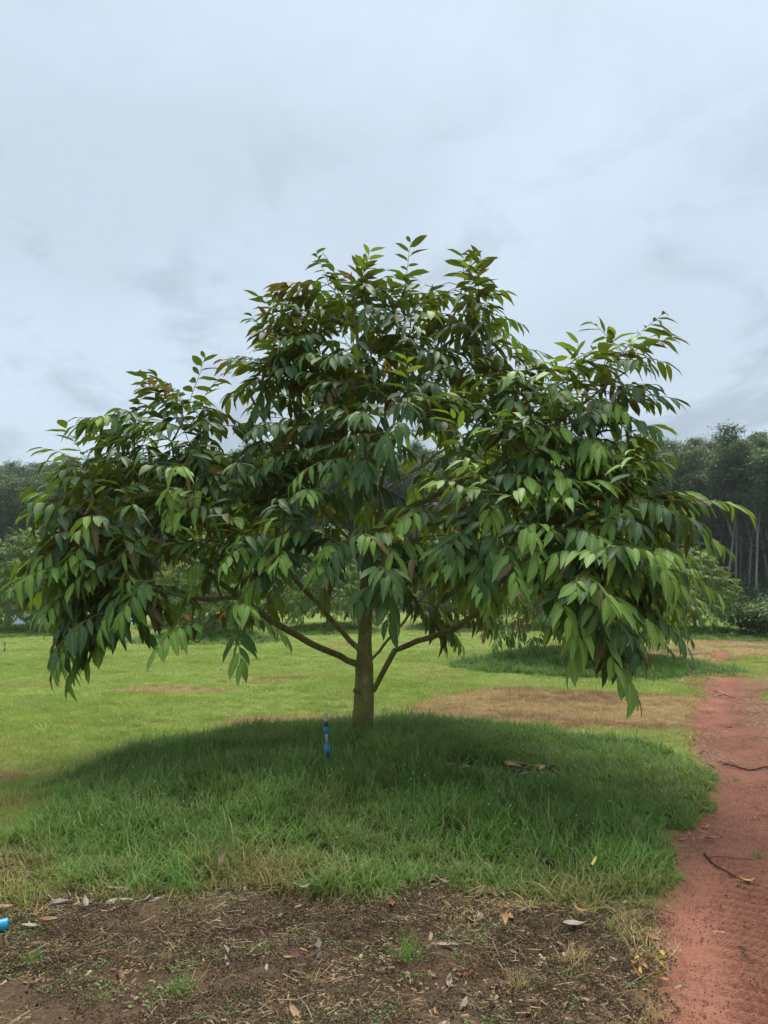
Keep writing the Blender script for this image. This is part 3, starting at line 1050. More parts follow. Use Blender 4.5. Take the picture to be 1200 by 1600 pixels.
def forest():
    r = np.random.default_rng(77)
    for row in range(3):
        x = -58.0 + row * 1.3
        while x < 62:
            y = 93.5 - 0.20 * x + row * 4.2 + r.normal(0, .5)
            xx = x + r.normal(0, .5)
            side = 'right' if xx > 20 else ('left' if xx < -25 else 'mid')
            px_ = abs(xx / y)
            x += r.uniform(2.4, 3.4)
            if row == 2 and side == 'mid': continue
            if px_ > 0.60: continue
            nth = ('in the front row', 'in the second row', 'in the third row')[row]
            e = empty('rubber_tree', (xx, y, hz(xx, y)), r.uniform(0, 6.28))
            s = r.uniform(.9, 1.07)
            e.scale = (s, s, s * r.uniform(.95, 1.05))
            lab = {'right': 'tall slim pale trunked tree %s of the plantation behind the track, right' % nth,
                   'left': 'tall slim tree %s of the dark plantation at the far left' % nth,
                   'mid': 'tall tree %s of the plantation, glimpsed through the big crown' % nth}[side]
            tag(e, lab, 'tree', {'right': 'plantation trees on the right', 'left': 'plantation trees on the left', 'mid': 'plantation trees behind the big tree'}[side] + ', ' + nth[7:])
            v = int(r.integers(len(RUB)))
            for nm, me in zip(('trunk', 'crown'), RUB[v]):
                o = bpy.data.objects.new(nm, me); COL.objects.link(o); o.parent = e
                if nm == 'crown': o['kind'] = 'stuff'


forest()


# ------------------------------------------------------------------ scattering of what nobody could count
def scatter(name, P, rot, scl, idx, tint, sources, label, cat):
    """one stuff object: point cloud mesh with the source meshes instanced on its points"""
    me = bpy.data.meshes.new(name)
    n = len(P)
    me.vertices.add(n)
    me.vertices.foreach_set('co', np.asarray(P, np.float32).ravel())
    for an, ty, key, av in (('rot', 'FLOAT_VECTOR', 'vector', rot), ('scl', 'FLOAT_VECTOR', 'vector', scl), ('tint', 'FLOAT', 'value', tint)):
        a = me.attributes.new(an, ty, 'POINT'); a.data.foreach_set(key, np.asarray(av, np.float32).ravel())
    a = me.attributes.new('idx', 'INT', 'POINT'); a.data.foreach_set('value', np.asarray(idx, np.int32))
    o = link(name, me)
    tag(o, label, cat, kind='stuff')
    c = bpy.data.collections.new(name + '_pieces')
    for i, s in enumerate(sources):
        so = bpy.data.objects.new('%s_piece_%02d' % (name, i), s)
        c.objects.link(so)
    g = bpy.data.node_groups.new(name, 'GeometryNodeTree')
    g.interface.new_socket('Geometry', in_out='INPUT', socket_type='NodeSocketGeometry')
    g.interface.new_socket('Geometry', in_out='OUTPUT', socket_type='NodeSocketGeometry')
    gi, go = N(g, 'NodeGroupInput'), N(g, 'NodeGroupOutput')
    ci = N(g, 'GeometryNodeCollectionInfo')
    ci.inputs['Collection'].default_value = c
    ci.inputs['Separate Children'].default_value = True
    ci.inputs['Reset Children'].default_value = True
    ip = N(g, 'GeometryNodeInstanceOnPoints')
    ip.inputs['Pick Instance'].default_value = True

    def na(nm, ty):
        q = N(g, 'GeometryNodeInputNamedAttribute', data_type=ty)
        q.inputs['Name'].default_value = nm
        return next(s for s in q.outputs if s.enabled)
    L(g, gi.outputs[0], ip.inputs['Points'])
    L(g, ci.outputs[0], ip.inputs['Instance'])
    L(g, na('idx', 'INT'), ip.inputs['Instance Index'])
    L(g, na('rot', 'FLOAT_VECTOR'), ip.inputs['Rotation'])
    L(g, na('scl', 'FLOAT_VECTOR'), ip.inputs['Scale'])
    L(g, ip.outputs[0], go.inputs[0])
    m = o.modifiers.new('scatter', 'NODES')
    m.node_group = g
    return o


def blades(seed, n, radius, hmin, hmax, width, lean, segs=3, curl=1.0):
    """a clump of grass blades"""
    r = np.random.default_rng(seed)
    Vs, Qs, Ts, vv, vt = [], [], [], [], []
    k = 0
    for i in range(n):
        a = r.uniform(0, 6.283); rr = radius * math.sqrt(r.random())
        p = np.array([math.cos(a) * rr, math.sin(a) * rr, -0.012])
        h = r.uniform(hmin, hmax)
        b = r.uniform(0, 6.283)
        d = np.array([math.cos(b), math.sin(b), 0])
        s = np.array([-math.sin(b), math.cos(b), 0])
        le = abs(r.normal(0, lean)) + 0.05
        cu = curl * r.uniform(.3, 1.6)
        w = width * r.uniform(.7, 1.3)
        val = r.random()
        ang = le
        cen = p
        for j in range(segs + 1):
            t = j / segs
            wd = w * (1 - t ** 1.6) * (0.75 if j == 0 else 1)
            if j == segs:
                Vs.append(cen)
            else:
                Vs += [cen - s * wd / 2, cen + s * wd / 2]
            ang2 = ang + cu * t
            cen = cen + (d * math.sin(ang2) + np.array([0, 0, math.cos(ang2)])) * h / segs
        nb = segs * 2 + 1
        vv += [val] * nb
        vt += [min(1, (q // 2) / segs) for q in range(nb)]
        for j in range(segs - 1):
            Qs.append((k + 2 * j, k + 2 * j + 1, k + 2 * j + 3, k + 2 * j + 2))
        Ts.append((k + 2 * segs - 2, k + 2 * segs - 1, k + 2 * segs))
        k += nb
    return mesh_np('grass_clump', np.array(Vs), Qs if Qs else None, Ts, {'bv': np.array(vv), 'bt': np.array(vt)})


def grass_material(name, g1, g2, dry, trans, tw=0.35):
    m, t, b, o = mat(name)
    c = mix(t, g1, g2, attr(t, 'bv'))
    c = mix(t, c, tuple(x * 1.25 for x in g2), math_(t, 'MULTIPLY', noise(t, 1.4, 4, .5, .35, .7), 0.6))
    dd = mix(t, dry, tuple(x * 0.62 for x in dry), attr(t, 'bv'))
    f = math_(t, 'ADD', attr(t, 'tint', 'Fac', 'INSTANCER'), math_(t, 'MULTIPLY', math_(t, 'GREATER_THAN', attr(t, 'bv'), 0.93), 0.6))
    f = math_(t, 'MINIMUM', f, 1.0)
    c = mix(t, c, dd, f)
    L(t, c, b.inputs['Base Color'])
    b.inputs['Roughness'].default_value = 0.5
    b.inputs['Specular IOR Level'].default_value = 0.3
    tr = N(t, 'ShaderNodeBsdfTranslucent')
    L(t, mix(t, c, trans, 0.5), tr.inputs[0])
    ms = N(t, 'ShaderNodeMixShader')
    ms.inputs[0].default_value = tw
    L(t, b.outputs[0], ms.inputs[1]); L(t, tr.outputs[0], ms.inputs[2]); L(t, ms.outputs[0], o.inputs[0])
    return m


M_LONG = grass_material('long_grass', (0.050, 0.125, 0.022), (0.200, 0.360, 0.070), (0.40, 0.32, 0.12), (0.17, 0.29, 0.035))
M_LAWN = grass_material('lawn_grass', (0.165, 0.265, 0.044), (0.39, 0.520, 0.115), (0.52, 0.40, 0.16), (0.37, 0.49, 0.07))
M_STRAW = grass_material('dry_grass', (0.47, 0.34, 0.145), (0.60, 0.46, 0.22), (0.32, 0.20, 0.095), (0.52, 0.38, 0.16))


def pts_in(n, x0, x1, y0, y1, seed):
    r = np.random.default_rng(seed)
    return r.uniform(x0, x1, n), r.uniform(y0, y1, n), r


def scatter_grass():
    # long grass on the mounds
    src = [blades(i, 26, .075, .08, .21, .0070, .38, 4, 1.3) for i in range(4)] + [blades(10 + i, 16, .06, .13, .30, .0085, .45, 4, 1.9) for i in range(2)]
    src += [blades(20 + i, 9, .06, .10, .24, .016, .55, 4, 1.5) for i in range(2)] + [blades(24, 12, .08, .14, .34, .0035, .5, 3, 1.0)]
    for s in src: s.materials.append(M_LONG)
    X, Y, r = pts_in(17000, -4.6, 4.2, 3.7, 10.2, 1)
    t, s, g, d, u = zones(X, Y)
    dens = 0.55 + 0.9 * (fbm(X, Y, 1.6, 31) - 0.3)
    # a bare hollow full of dead leaves in the mound
    hollow = np.sqrt(((X - 1.0) / .50) ** 2 + ((Y - 6.55) / .26) ** 2) < 1.0 + 0.5 * (fbm(X, Y, 5, 3) - .5)
    keep = (g > 0.35) & (r.random(len(X)) < dens + 0.25) & ~hollow
    # fringe that thins out into the soil in yellowing tufts
    fr = (~keep) & (g + 0.0 <= 0.35) & (s < 0.75) & (t < 0.4) & (Y < 5.6) & (r.random(len(X)) < 0.5)
    sel = keep | fr
    X, Y, fr, g = X[sel], Y[sel], fr[sel], g[sel]
    nn = len(X)
    edge = sstep(5.25, 4.3, Y + 0.10 * np.clip(X, -4, 4) + 0.25 * sstep(.3, 1.5, X)) * sstep(0.35, 0.6, fbm(X, Y, 1.7, 14))
    tint = np.clip(edge * 0.85 + np.where(fr, 0.5, 0) + r.normal(0, .10, nn) + 0.25 * sstep(.58, .75, fbm(X, Y, 1.1, 17)), 0, 1)
    sc = (0.25 + 1.15 * fbm(X, Y, 1.9, 22)) * np.where(fr, .75, 1.0) * (0.6 + .4 * sstep(.3, .9, g)) * r.uniform(.8, 1.2, nn)
    ixl = r.choice(9, nn, p=[.125] * 4 + [.13, .13, .08, .08, .08])
    P = np.stack([X, Y, height(X, Y)], 1)
    rot = np.stack([r.normal(0, .10, nn), r.normal(0, .10, nn), r.uniform(0, 6.28, nn)], 1)
    scatter('long_grass', P, rot, np.stack([sc ** .5, sc ** .5, sc], 1), ixl, np.where(ixl == 8, np.maximum(tint, .75), tint), src, 'long deep green grass covering the mound under the big tree', 'grass')
    # long grass farther off, same clumps
    X, Y, r = pts_in(60000, -26, 20, 13.5, 46, 2)
    t, s, g, d, u = zones(X, Y)
    keep = (g > .4) & (np.abs(X) < Y * .72 + 2) & (r.random(len(X)) < np.where(Y < 22, 1, .45))
    X, Y = X[keep], Y[keep]
    nn = len(X)
    P = np.stack([X, Y, height(X, Y)], 1)
    sc = r.uniform(.8, 1.2, nn)
    wd = np.where(Y < 22, 1.5, 2.2)
    rot = np.stack([r.normal(0, .1, nn), r.normal(0, .1, nn), r.uniform(0, 6.28, nn)], 1)
    scatter('mound_grass', P, rot, np.stack([wd, wd, sc], 1), r.integers(0, 6, nn), np.clip(r.normal(.05, .1, nn), 0, 1), src, 'long green grass on the mounds farther back', 'grass')
    # the mown lawn
    src = [blades(40 + i, 60, .13, .025, .075, .0060, .5, 2, .8) for i in range(4)]
    for s_ in src: s_.materials.append(M_LAWN)
    parts = []
    for (n, x0, x1, y0, y1, wd, hh, sd) in ((16000, -9, 9, 4.2, 12.5, 1.0, 1.0, 3), (26000, -17, 14, 12.5, 23, 1.35, 1.0, 4), (22000, -32, 30, 23, 48, 2.3, 1.1, 5)):
        X, Y, r = pts_in(n, x0, x1, y0, y1, sd)
        t, s, g, d, u = zones(X, Y)
        keep = (g < .6) & (t < .35) & (s < .45) & (np.abs(X) < Y * .68 + 1.8) & (d < .75)
        keep &= r.random(n) < 0.62 + 0.8 * (fbm(X, Y, 1.2, 41) - .3)
        X, Y, d = X[keep], Y[keep], d[keep]
        nn = len(X)
        pat = fbm(X, Y, .55, 43)
        sc = hh * (0.30 + 1.3 * pat) * r.uniform(.6, 1.5, nn)
        parts.append((X, Y, np.full(nn, wd) * r.uniform(.85, 1.15, nn), sc, np.clip(d * 0.9 + r.normal(.02, .10, nn) + 0.45 * sstep(.54, .68, fbm(X, Y, 1.3, 44)), 0, 1)))
    X, Y, wd, sc, ti = (np.concatenate([p[i] for p in parts]) for i in range(5))
    nn = len(X)
    r = np.random.default_rng(6)
    P = np.stack([X, Y, height(X, Y)], 1)
    rot = np.stack([r.normal(0, .08, nn), r.normal(0, .08, nn), r.uniform(0, 6.28, nn)], 1)
    scatter('lawn_grass', P, rot, np.stack([wd, wd, sc], 1), r.integers(0, 4, nn), ti, src, 'short yellow green grass of the wide lawn', 'grass')
    # coarser tufts that stand up out of the lawn
    src = [blades(80 + i, 34, .07, .05, .15, .0065, .45, 3, 1.2) for i in range(3)]
    for s_ in src: s_.materials.append(M_LAWN)
    X, Y, r = pts_in(9000, -18, 14, 6, 34, 15)
    t, s, g, d, u = zones(X, Y)
    keep = (g < .5) & (t < .3) & (s < .3) & (d < .5) & (fbm(X, Y, 1.7, 47) > .52) & (np.abs(X) < Y * .66 + 1)
    X, Y = X[keep], Y[keep]; nn = len(X)
    P = np.stack([X, Y, height(X, Y)], 1)
    sc = r.uniform(.6, 1.3, nn); wd = r.uniform(.9, 1.6, nn) * np.where(Y > 18, 1.5, 1)
    scatter('lawn_tufts', P, np.stack([r.normal(0, .1, nn), r.normal(0, .1, nn), r.uniform(0, 6.28, nn)], 1), np.stack([wd, wd, sc], 1), r.integers(0, 3, nn), np.clip(r.normal(.05, .15, nn), 0, .6), src, 'coarse low tufts dotted over the lawn', 'grass')
    # dry straw
    src = [blades(60 + i, 40, .11, .03, .11, .0055, .75, 3, 1.0) for i in range(4)]
    for s_ in src: s_.materials.append(M_STRAW)
    X, Y, r = pts_in(70000, -9, 19, 3.5, 32, 7)
    t, s, g, d, u = zones(X, Y)
    keep = (d > .35 + .3 * r.random(len(X))) & (r.random(len(X)) < np.where(Y < 14, 1, .55)) & (np.abs(X) < Y * .68 + 1.5)
    keep |= (s > .08) & (s < .97) & (Y < 6) & (X < 2.0) & (fbm(X, Y, 2.6, 81) > .42)
    X, Y, d = X[keep], Y[keep], d[keep]
    nn = len(X)
    P = np.stack([X, Y, height(X, Y)], 1)
    wd = np.where(Y < 14, 1.0, 1.7)
    sc = (0.5 + 0.9 * fbm(X, Y, .8, 51)) * r.uniform(.7, 1.3, nn)
    rot = np.stack([r.normal(0, .15, nn), r.normal(0, .15, nn), r.uniform(0, 6.28, nn)], 1)
    brown = sstep(.5, .66, fbm(X, Y * 1.8, .8, 53))
    scatter('dry_grass', P, rot, np.stack([wd, wd, sc], 1), r.integers(0, 4, nn), np.clip(brown + r.normal(0, .15, nn), 0, 1), src, 'dead straw coloured grass between the mounds', 'grass')


scatter_grass()


def chips(seed, n, radius, cols, lmin, lmax, wmin, wmax, tall):
    """a patch of crumbs, fibres and bits of dead leaf"""
    r = np.random.default_rng(seed)
    Vs, Qs, C = [], [], []
    for i in range(n):
        a = r.uniform(0, 6.283); rr = radius * math.sqrt(r.random())
        p = np.array([math.cos(a) * rr, math.sin(a) * rr, r.uniform(0, .006)])
        l, w, h = r.uniform(lmin, lmax), r.uniform(wmin, wmax), r.uniform(.25, 1) * tall
        b = r.uniform(0, 6.283)
        d = np.array([math.cos(b), math.sin(b), r.normal(0, .25)]); s = np.array([-math.sin(b), math.cos(b), r.normal(0, .25)])
        q = [p - d * l / 2 - s * w / 2 * r.uniform(.2, 1), p + d * l / 2 * r.uniform(.7, 1) - s * w / 2 * r.uniform(.2, 1), p + d * l / 2 + s * w / 2 * r.uniform(.2, 1), p - d * l / 2 + s * w / 2]
        top = [v * .82 + p * .18 + np.array([0, 0, h]) for v in q]
        k = len(Vs)
        Vs += q + top
        Qs += [(k + 4, k + 5, k + 6, k + 7), (k, k + 1, k + 5, k + 4), (k + 1, k + 2, k + 6, k + 5), (k + 2, k + 3, k + 7, k + 6), (k + 3, k, k + 4, k + 7)]
        c = np.array(cols[int(r.integers(len(cols)))]) * r.uniform(.7, 1.25)
        C += [(*c, 1)] * 8
    return mesh_np('litter_patch', np.array(Vs), Qs, attrs={'col': np.array(C)}, smooth=False)


def col_material(name, rough=.85):
    m, t, b, o = mat(name)
    a = N(t, 'ShaderNodeAttribute', attribute_name='col')
    c = mix(t, a.outputs['Color'], (0.03, 0.022, 0.015), math_(t, 'MULTIPLY', noise(t, 60, 3), .35))
    L(t, c, b.inputs['Base Color'])
    b.inputs['Roughness'].default_value = rough
    return m


M_COL = col_material('litter')


def weeds(seed, n, radius):
    r = np.random.default_rng(seed)
    P = []
    for i in range(n):
        a = r.uniform(0, 6.283); rr = radius * r.random() ** .7
        P.append((math.cos(a) * rr, math.sin(a) * rr, r.uniform(.006, .022)))
    V, Q, UV = quads_of(np.array(P), .017, r, .25, .7)
    return mesh_np('weed_patch', V, Q, attrs={'luv': UV}, smooth=False)


def scatter_litter():
    dark = [(.075, .047, .03), (.105, .064, .038), (.145, .088, .051), (.052, .035, .024), (.20, .125, .07), (.27, .18, .10), (.10, .10, .035)]
    pale = [(.42, .32, .19), (.32, .23, .125), (.48, .40, .29), (.26, .16, .08)]
    red = [(.27, .10, .06), (.20, .075, .045), (.33, .15, .095), (.15, .06, .04)]
    src = [chips(1, 190, .14, dark, .003, .013, .002, .007, .007), chips(2, 190, .14, dark, .003, .010, .002, .007, .008), chips(3, 90, .16, dark + pale[:2], .02, .11, .0010, .0022, .003),
           chips(4, 46, .16, pale + dark, .02, .10, .0010, .0024, .003), chips(5, 16, .16, pale, .012, .045, .005, .015, .004)]
    for s in src: s.materials.append(M_COL)
    X, Y, r = pts_in(5600, -4.2, 3.4, 2.2, 5.6, 8)
    t, s, g, d, u = zones(X, Y)
    keep = (s > .40) | ((g < .5) & (t < .3) & (Y < 5))
    keep &= r.random(len(X)) < .25 + 1.5 * sstep(.35, .62, fbm(X, Y, 2.2, 83))
    X, Y = X[keep], Y[keep]; nn = len(X)
    P = np.stack([X, Y, height(X, Y) + .004], 1)
    sc = r.uniform(.7, 1.2, nn)
    ix = r.choice([0, 0, 0, 1, 1, 1, 2, 2, 3, 4, 4], nn)
    scatter('soil_crumbs', P, np.stack([r.normal(0, .08, nn), r.normal(0, .08, nn), r.uniform(0, 6.28, nn)], 1), np.stack([sc] * 3, 1), ix, np.zeros(nn), src, 'crumbs, chips and fibres strewn over the bare soil', 'litter')
    # grit and straw on the track
    src = [chips(11, 110, .2, red, .003, .012, .003, .009, .0028), chips(12, 110, .2, red, .002, .008, .002, .006, .0025), chips(13, 26, .2, pale + [(.30, .17, .10)], .015, .07, .002, .004, .003)]
    for s in src: s.materials.append(M_COL)
    X, Y, r = pts_in(8000, 0.4, 9.5, 2.4, 14.5, 9)
    t, s, g, d, u = zones(X, Y)
    rut = np.exp(-((u - 0.5) / 0.40) ** 2)
    keep = (t > .3) & (u < 3.3) & (r.random(len(X)) > rut * .75) & (np.abs(X) < Y * .7 + .5)
    X, Y, rut = X[keep], Y[keep], rut[keep]; nn = len(X)
    P = np.stack([X, Y, height(X, Y) + .005], 1)
    sc = r.uniform(.7, 1.3, nn)
    ix = np.where((r.random(nn) < .62) & (rut < .45), 2, r.integers(0, 2, nn))
    scatter('track_grit', P, np.stack([r.normal(0, .03, nn), r.normal(0, .03, nn), r.uniform(0, 6.28, nn)], 1), np.stack([sc] * 3, 1), ix, np.zeros(nn), src, 'grit and bits of straw lying on the red track', 'litter')
    # tiny weeds
    src = [weeds(i, 34, .08) for i in range(3)]
    for s in src: s.materials.append(LEAF_MATS[3] if s is src[0] else LEAF_MATS[2])
    X, Y, r = pts_in(1500, -3.6, 2.4, 2.4, 5.2, 10)
    t, s, g, d, u = zones(X, Y)
    keep = (s > .45) & (fbm(X, Y, 2.3, 61) > .44)
    X, Y = X[keep], Y[keep]; nn = len(X)
    P = np.stack([X, Y, height(X, Y) + .004], 1)
    sc = r.uniform(.35, .95, nn)
    scatter('tiny_weeds', P, np.stack([np.zeros(nn), np.zeros(nn), r.uniform(0, 6.28, nn)], 1), np.stack([sc] * 3, 1), r.integers(0, 3, nn), np.zeros(nn), src, 'tiny green weeds sprouting from the bare soil', 'weeds')
    # the small white seed heads in the long grass
    mb, ms_ = MB(), MB()
    r = np.random.default_rng(12)
    n = 0
    while n < 170:
        x, y = r.uniform(-3.2, 2.6), r.uniform(4.8, 8.6)
        t, s, g, d, u = zones(np.array([x]), np.array([y]))
        if g[0] < .6: continue
        z = hz(x, y)
        h = r.uniform(.12, .20)
        a = r.uniform(0, 6.28)
        q = np.array([x, y, z + h])
        ms_.tube([(x - .05 * math.cos(a), y - .05 * math.sin(a), z), (x - .03 * math.cos(a), y - .03 * math.sin(a), z + h * .6), q], .0008, 3, cap=False)
        mb.tube([q, q + [0, 0, .004], q + [0, 0, .008]], [.002, .0042, .002], 5)
        n += 1
    m, t, b, o = mat('seed_head')
    b.inputs['Base Color'].default_value = (.55, .6, .5, 1)
    hd = tag(mb.build('grass_seed_heads', m), 'tiny whitish seed heads dotted through the long grass', 'grass', kind='stuff')
    tag(ms_.build('stems', LEAF_MATS[2], hd), kind='stuff')
    # plantation seen as one mass behind its front rows
    r = np.random.default_rng(14)
    X, Y = [], []
    for row in range(3, 9):
        for x in np.arange(-80, 84, 3.2):
            X.append(x + r.normal(0, .6)); Y.append(93.5 - .2 * x + row * 4.4 + r.normal(0, .6))
    for row in (2,):
        for x in np.arange(-24, 20, 3.2):
            X.append(x); Y.append(93.5 - .2 * x + row * 4.2)
    X, Y = np.array(X), np.array(Y); nn = len(X)
    src = []
    for tm, cm in RUB:
        src += [tm, cm]
    P = np.stack([X, Y, height(X, Y)], 1)
    P = np.repeat(P, 2, 0)
    v = r.integers(0, len(RUB), nn)
    ix = np.stack([v * 2, v * 2 + 1], 1).ravel()
    rz = np.repeat(r.uniform(0, 6.28, nn), 2)
    sc = np.repeat(r.uniform(.92, 1.08, nn), 2)
    scatter('far_plantation', P, np.stack([rz * 0, rz * 0, rz], 1), np.stack([sc] * 3, 1), ix, rz * 0, src, 'dark depth of the plantation behind its front rows', 'wood')
    # undergrowth at the foot of the plantation
    src = []
    for k in range(3):
        rr = np.random.default_rng(300 + k)
        q = rr.normal(0, 1, (700, 3)) * [.8, .8, .42] + [0, 0, .55]
        q = q[q[:, 2] > 0]
        V, Q, UV = quads_of(q, .22, rr, .4, .5)
        me = mesh_np('undergrowth_clump', V, Q, attrs={'luv': UV}, smooth=False); me.materials.append(M_BUSH); src.append(me)
    X = r.uniform(-62, 60, 420); Y = 88.5 - .2 * X + r.uniform(-3, 14, 420); nn = 420
    P = np.stack([X, Y, height(X, Y)], 1)
    sc = r.uniform(.6, 1.9, nn)
    X2 = r.uniform(-75, 75, 420); Y2 = 93.5 - .2 * X2 + r.uniform(14, 46, 420)
    P = np.concatenate([P, np.stack([X2, Y2, height(X2, Y2)], 1)])
    sc = np.concatenate([sc, r.uniform(2.6, 5.0, 420)]); nn = 840
    scatter('undergrowth', P, np.stack([np.zeros(nn), np.zeros(nn), r.uniform(0, 6.28, nn)], 1), np.stack([sc, sc, sc * r.uniform(.6, 1.6, nn)], 1), r.integers(0, 3, nn), np.zeros(nn), src, 'dim undergrowth at the foot of the plantation', 'undergrowth')


scatter_litter()


# ------------------------------------------------------------------ bushes by the bank on the right
def bush(seed, x, y, w, h, lab, m=None):
    r = np.random.default_rng(seed)
    e = empty('bush', (x, y, hz(x, y) - .02))
    tag(e, lab, 'bush', 'bushes at the edge of the lawn')
    mb = MB()
    pts = []
    for k in range(12):
        a = r.uniform(0, 6.28); ln = r.uniform(.5, 1)
        tip = np.array([math.cos(a) * w * ln * .6, math.sin(a) * w * ln * .6, h * r.uniform(.5, 1)])
        mb.tube(spline([(0, 0, 0), tip * [.35, .35, .55], tip], .15), .012, 4, cap=False)
        pts.append(r.normal(0, 1, (170, 3)) * [w * .17, w * .17, h * .13] + tip)
        pts.append(r.normal(0, 1, (90, 3)) * [w * .17, w * .17, h * .15] + tip * [.7, .7, .5])
    P = np.concatenate(pts); P = P[P[:, 2] > .03]
    mb.build('stems', M_BARK, e)
    V, Q, UV = quads_of(P, .17, r, .5, .42)
    tag(link('foliage', mesh_np('foliage', V, Q, attrs={'luv': UV}, smooth=False), m or M_BUSH, e), kind='stuff')


bush(1, 14.6, 30.2, 1.3, 1.0, 'low bush at the foot of the pale tree by the track')
bush(2, 16.3, 33.5, 1.6, 1.1, 'bush growing beside the dry grassy bank on the right')
bush(3, 20.5, 40.0, 2.0, 1.8, 'bush on the dry bank at the right edge')
bush(4, 6.5, 43.5, 3.2, 2.2, 'dark wide bush behind the far orchard trees right of the big trunk', LEAF_MATS[1])
bush(5, -1.0, 44.5, 3.4, 2.2, 'dark wide bush behind the far orchard trees left of the big trunk', LEAF_MATS[1])
bush(6, -7.0, 46.0, 3.4, 2.4, 'dark wide bush beyond the tree with the orange cloth', LEAF_MATS[1])
bush(7, 12.0, 45.0, 3.2, 2.3, 'dark wide bush behind the pale tree by the track', LEAF_MATS[1])


# ------------------------------------------------------------------ small things
def plain(name, c, rough=.5, spec=.4, dirt=.3, trans=0.0):
    m, t, b, o = mat(name)
    L(t, mix(t, c, tuple(x * .45 + .02 for x in c), math_(t, 'MULTIPLY', noise(t, 24, 5, .6, .45, .75), dirt)), b.inputs['Base Color'])
    b.inputs['Roughness'].default_value = rough
    b.inputs['Specular IOR Level'].default_value = spec
    b.inputs['Transmission Weight'].default_value = trans
    return m


M_BLUE = plain('blue_plastic', (0.020, 0.17, 0.33), .4)
M_CYAN = plain('blue_pipe_plastic', (0.02, 0.36, 0.62), .32, .5, .15)
M_BLACK = plain('black_plastic', (0.012, 0.012, 0.014), .45)
M_CLEAR = plain('clear_plastic', (0.52, 0.50, 0.44), .3, .5, .4, .35)
M_GREYP = plain('grey_plastic', (0.33, 0.36, 0.38), .5)
M_WHITE = plain('white_sheet', (0.62, 0.70, 0.76), .45, .4, .25)
M_ORANGE = plain('orange_cloth', (0.80, 0.16, 0.02), .7, .2, .1)
M_RED = plain('red_plastic', (0.55, 0.05, 0.07), .5)


def sprinkler(x, y, s, lab, tilt=0.0, z0=None):
    e = empty('sprinkler', (x, y, hz(x, y) if z0 is None else z0))
    e.rotation_euler = (0.0, tilt, .4)
    e.scale = (s,) * 3
    tag(e, lab, 'sprinkler', 'watering risers beside the trees')
    def lathe(name, prof, m, sides=14):
        return MB().tube([(0, 0, z) for z, q in prof], [q for z, q in prof], sides).build(name, m, e)
    lathe('lower_fitting', [(-.08, .018), (.09, .018), (.095, .030), (.150, .031), (.155, .026), (.175, .022)], M_BLUE)
    lathe('riser_tube', [(.175, .012), (.24, .012), (.262, .012)], M_GREYP)
    lathe('upper_fitting', [(.262, .019), (.268, .023), (.315, .023), (.32, .019)], M_BLUE)
    lathe('collar', [(.32, .021), (.325, .019), (.352, .018), (.355, .014)], M_BLACK)
    lathe('nozzle', [(.355, .010), (.372, .017), (.378, .017), (.382, .007), (.405, .007)], M_CLEAR)
    b = MB()
    ang = np.linspace(0, math.pi, 9)
    b.tube([(math.cos(a) * .017, 0, .380 + math.sin(a) * .045) for a in ang], .0042, 6)
    b.build('bridge', M_CLEAR, e)


p = at(512, 1178, 6.6)
sprinkler(p.x, 6.6, 1.0, 'blue watering riser with a clear nozzle left of the big trunk', -.05)
sprinkler(*onground(901, 1034)[:2], 1.3, 'small blue riser below the right boughs on the farther mound')
sprinkler(*onground(7, 1022)[:2], 0.8, 'small pale riser in the lawn at the left edge')

# blue pipe end poking in from the left
g = onground(-6, 1456)
e = empty('water_pipe', (g.x, g.y, hz(g.x, g.y) + .035), R(18))
e.rotation_euler = (0, R(-6), R(18))
tag(e, 'bright blue plastic pipe end poking in at the left edge', 'pipe')
mb = MB()
mb.tube([(-.9, 0, 0), (-.4, 0, 0), (.05, 0, 0), (.052, 0, 0), (.052, 0, 0), (.045, 0, 0), (-.10, 0, 0)], [.0275, .0275, .0275, .0265, .0245, .0235, .0235], 20, cap=False)
mb.build('pipe', M_CYAN, e)


# fallen dead leaves
def dead_leaf_mesh(seed, curl, foldk):
    r = np.random.default_rng(seed)
    xs = np.linspace(0, 1, 8)
    V, UV = [], []
    for i, x in enumerate(xs):
        w = math.sin(math.pi * min(1, max(0, x)) ** .85) ** .8 * .17 + .004
        for j, sgn in enumerate((-1, -.5, 0, .5, 1)):
            y = sgn * w * (1 - .18 * curl * abs(sgn))
            z = curl * .30 * (x - .5) ** 2 + foldk * abs(sgn) * w * 1.2 + r.normal(0, .008) + .03 * math.sin(6 * x + sgn * 2 + seed)
            V.append((x - .5, y + .04 * curl * math.sin(3 * x + seed), z)); UV.append((sgn, x, 0))
    Q = [(i * 5 + j, (i + 1) * 5 + j, (i + 1) * 5 + j + 1, i * 5 + j + 1) for i in range(7) for j in range(4)]
    V = np.array(V); V[:, 2] -= V[:, 2].min() * .8
    return mesh_np('dead_leaf', V, Q, attrs={'luv': np.array(UV)})


def dead_material(name, a, b_):
    m, t, b, o = mat(name)
    oc = N(t, 'ShaderNodeTexCoord').outputs['Object']
    n = noise(t, 7, 5, .6, .35, .7, oc)
    sx = N(t, 'ShaderNodeSeparateXYZ')
    L(t, attr(t, 'luv', 'Vector'), sx.inputs[0])
    mid = N(t, 'ShaderNodeMapRange'); mid.inputs[1].default_value = .14; mid.inputs[2].default_value = .03
    L(t, math_(t, 'ABSOLUTE', sx.outputs[0]), mid.inputs[0])
    c = mix(t, a, b_, n)
    c = mix(t, c, tuple(x * .6 for x in b_), math_(t, 'MULTIPLY', mid.outputs[0], .5))
    L(t, c, b.inputs['Base Color'])
    b.inputs['Roughness'].default_value = .7
    return m


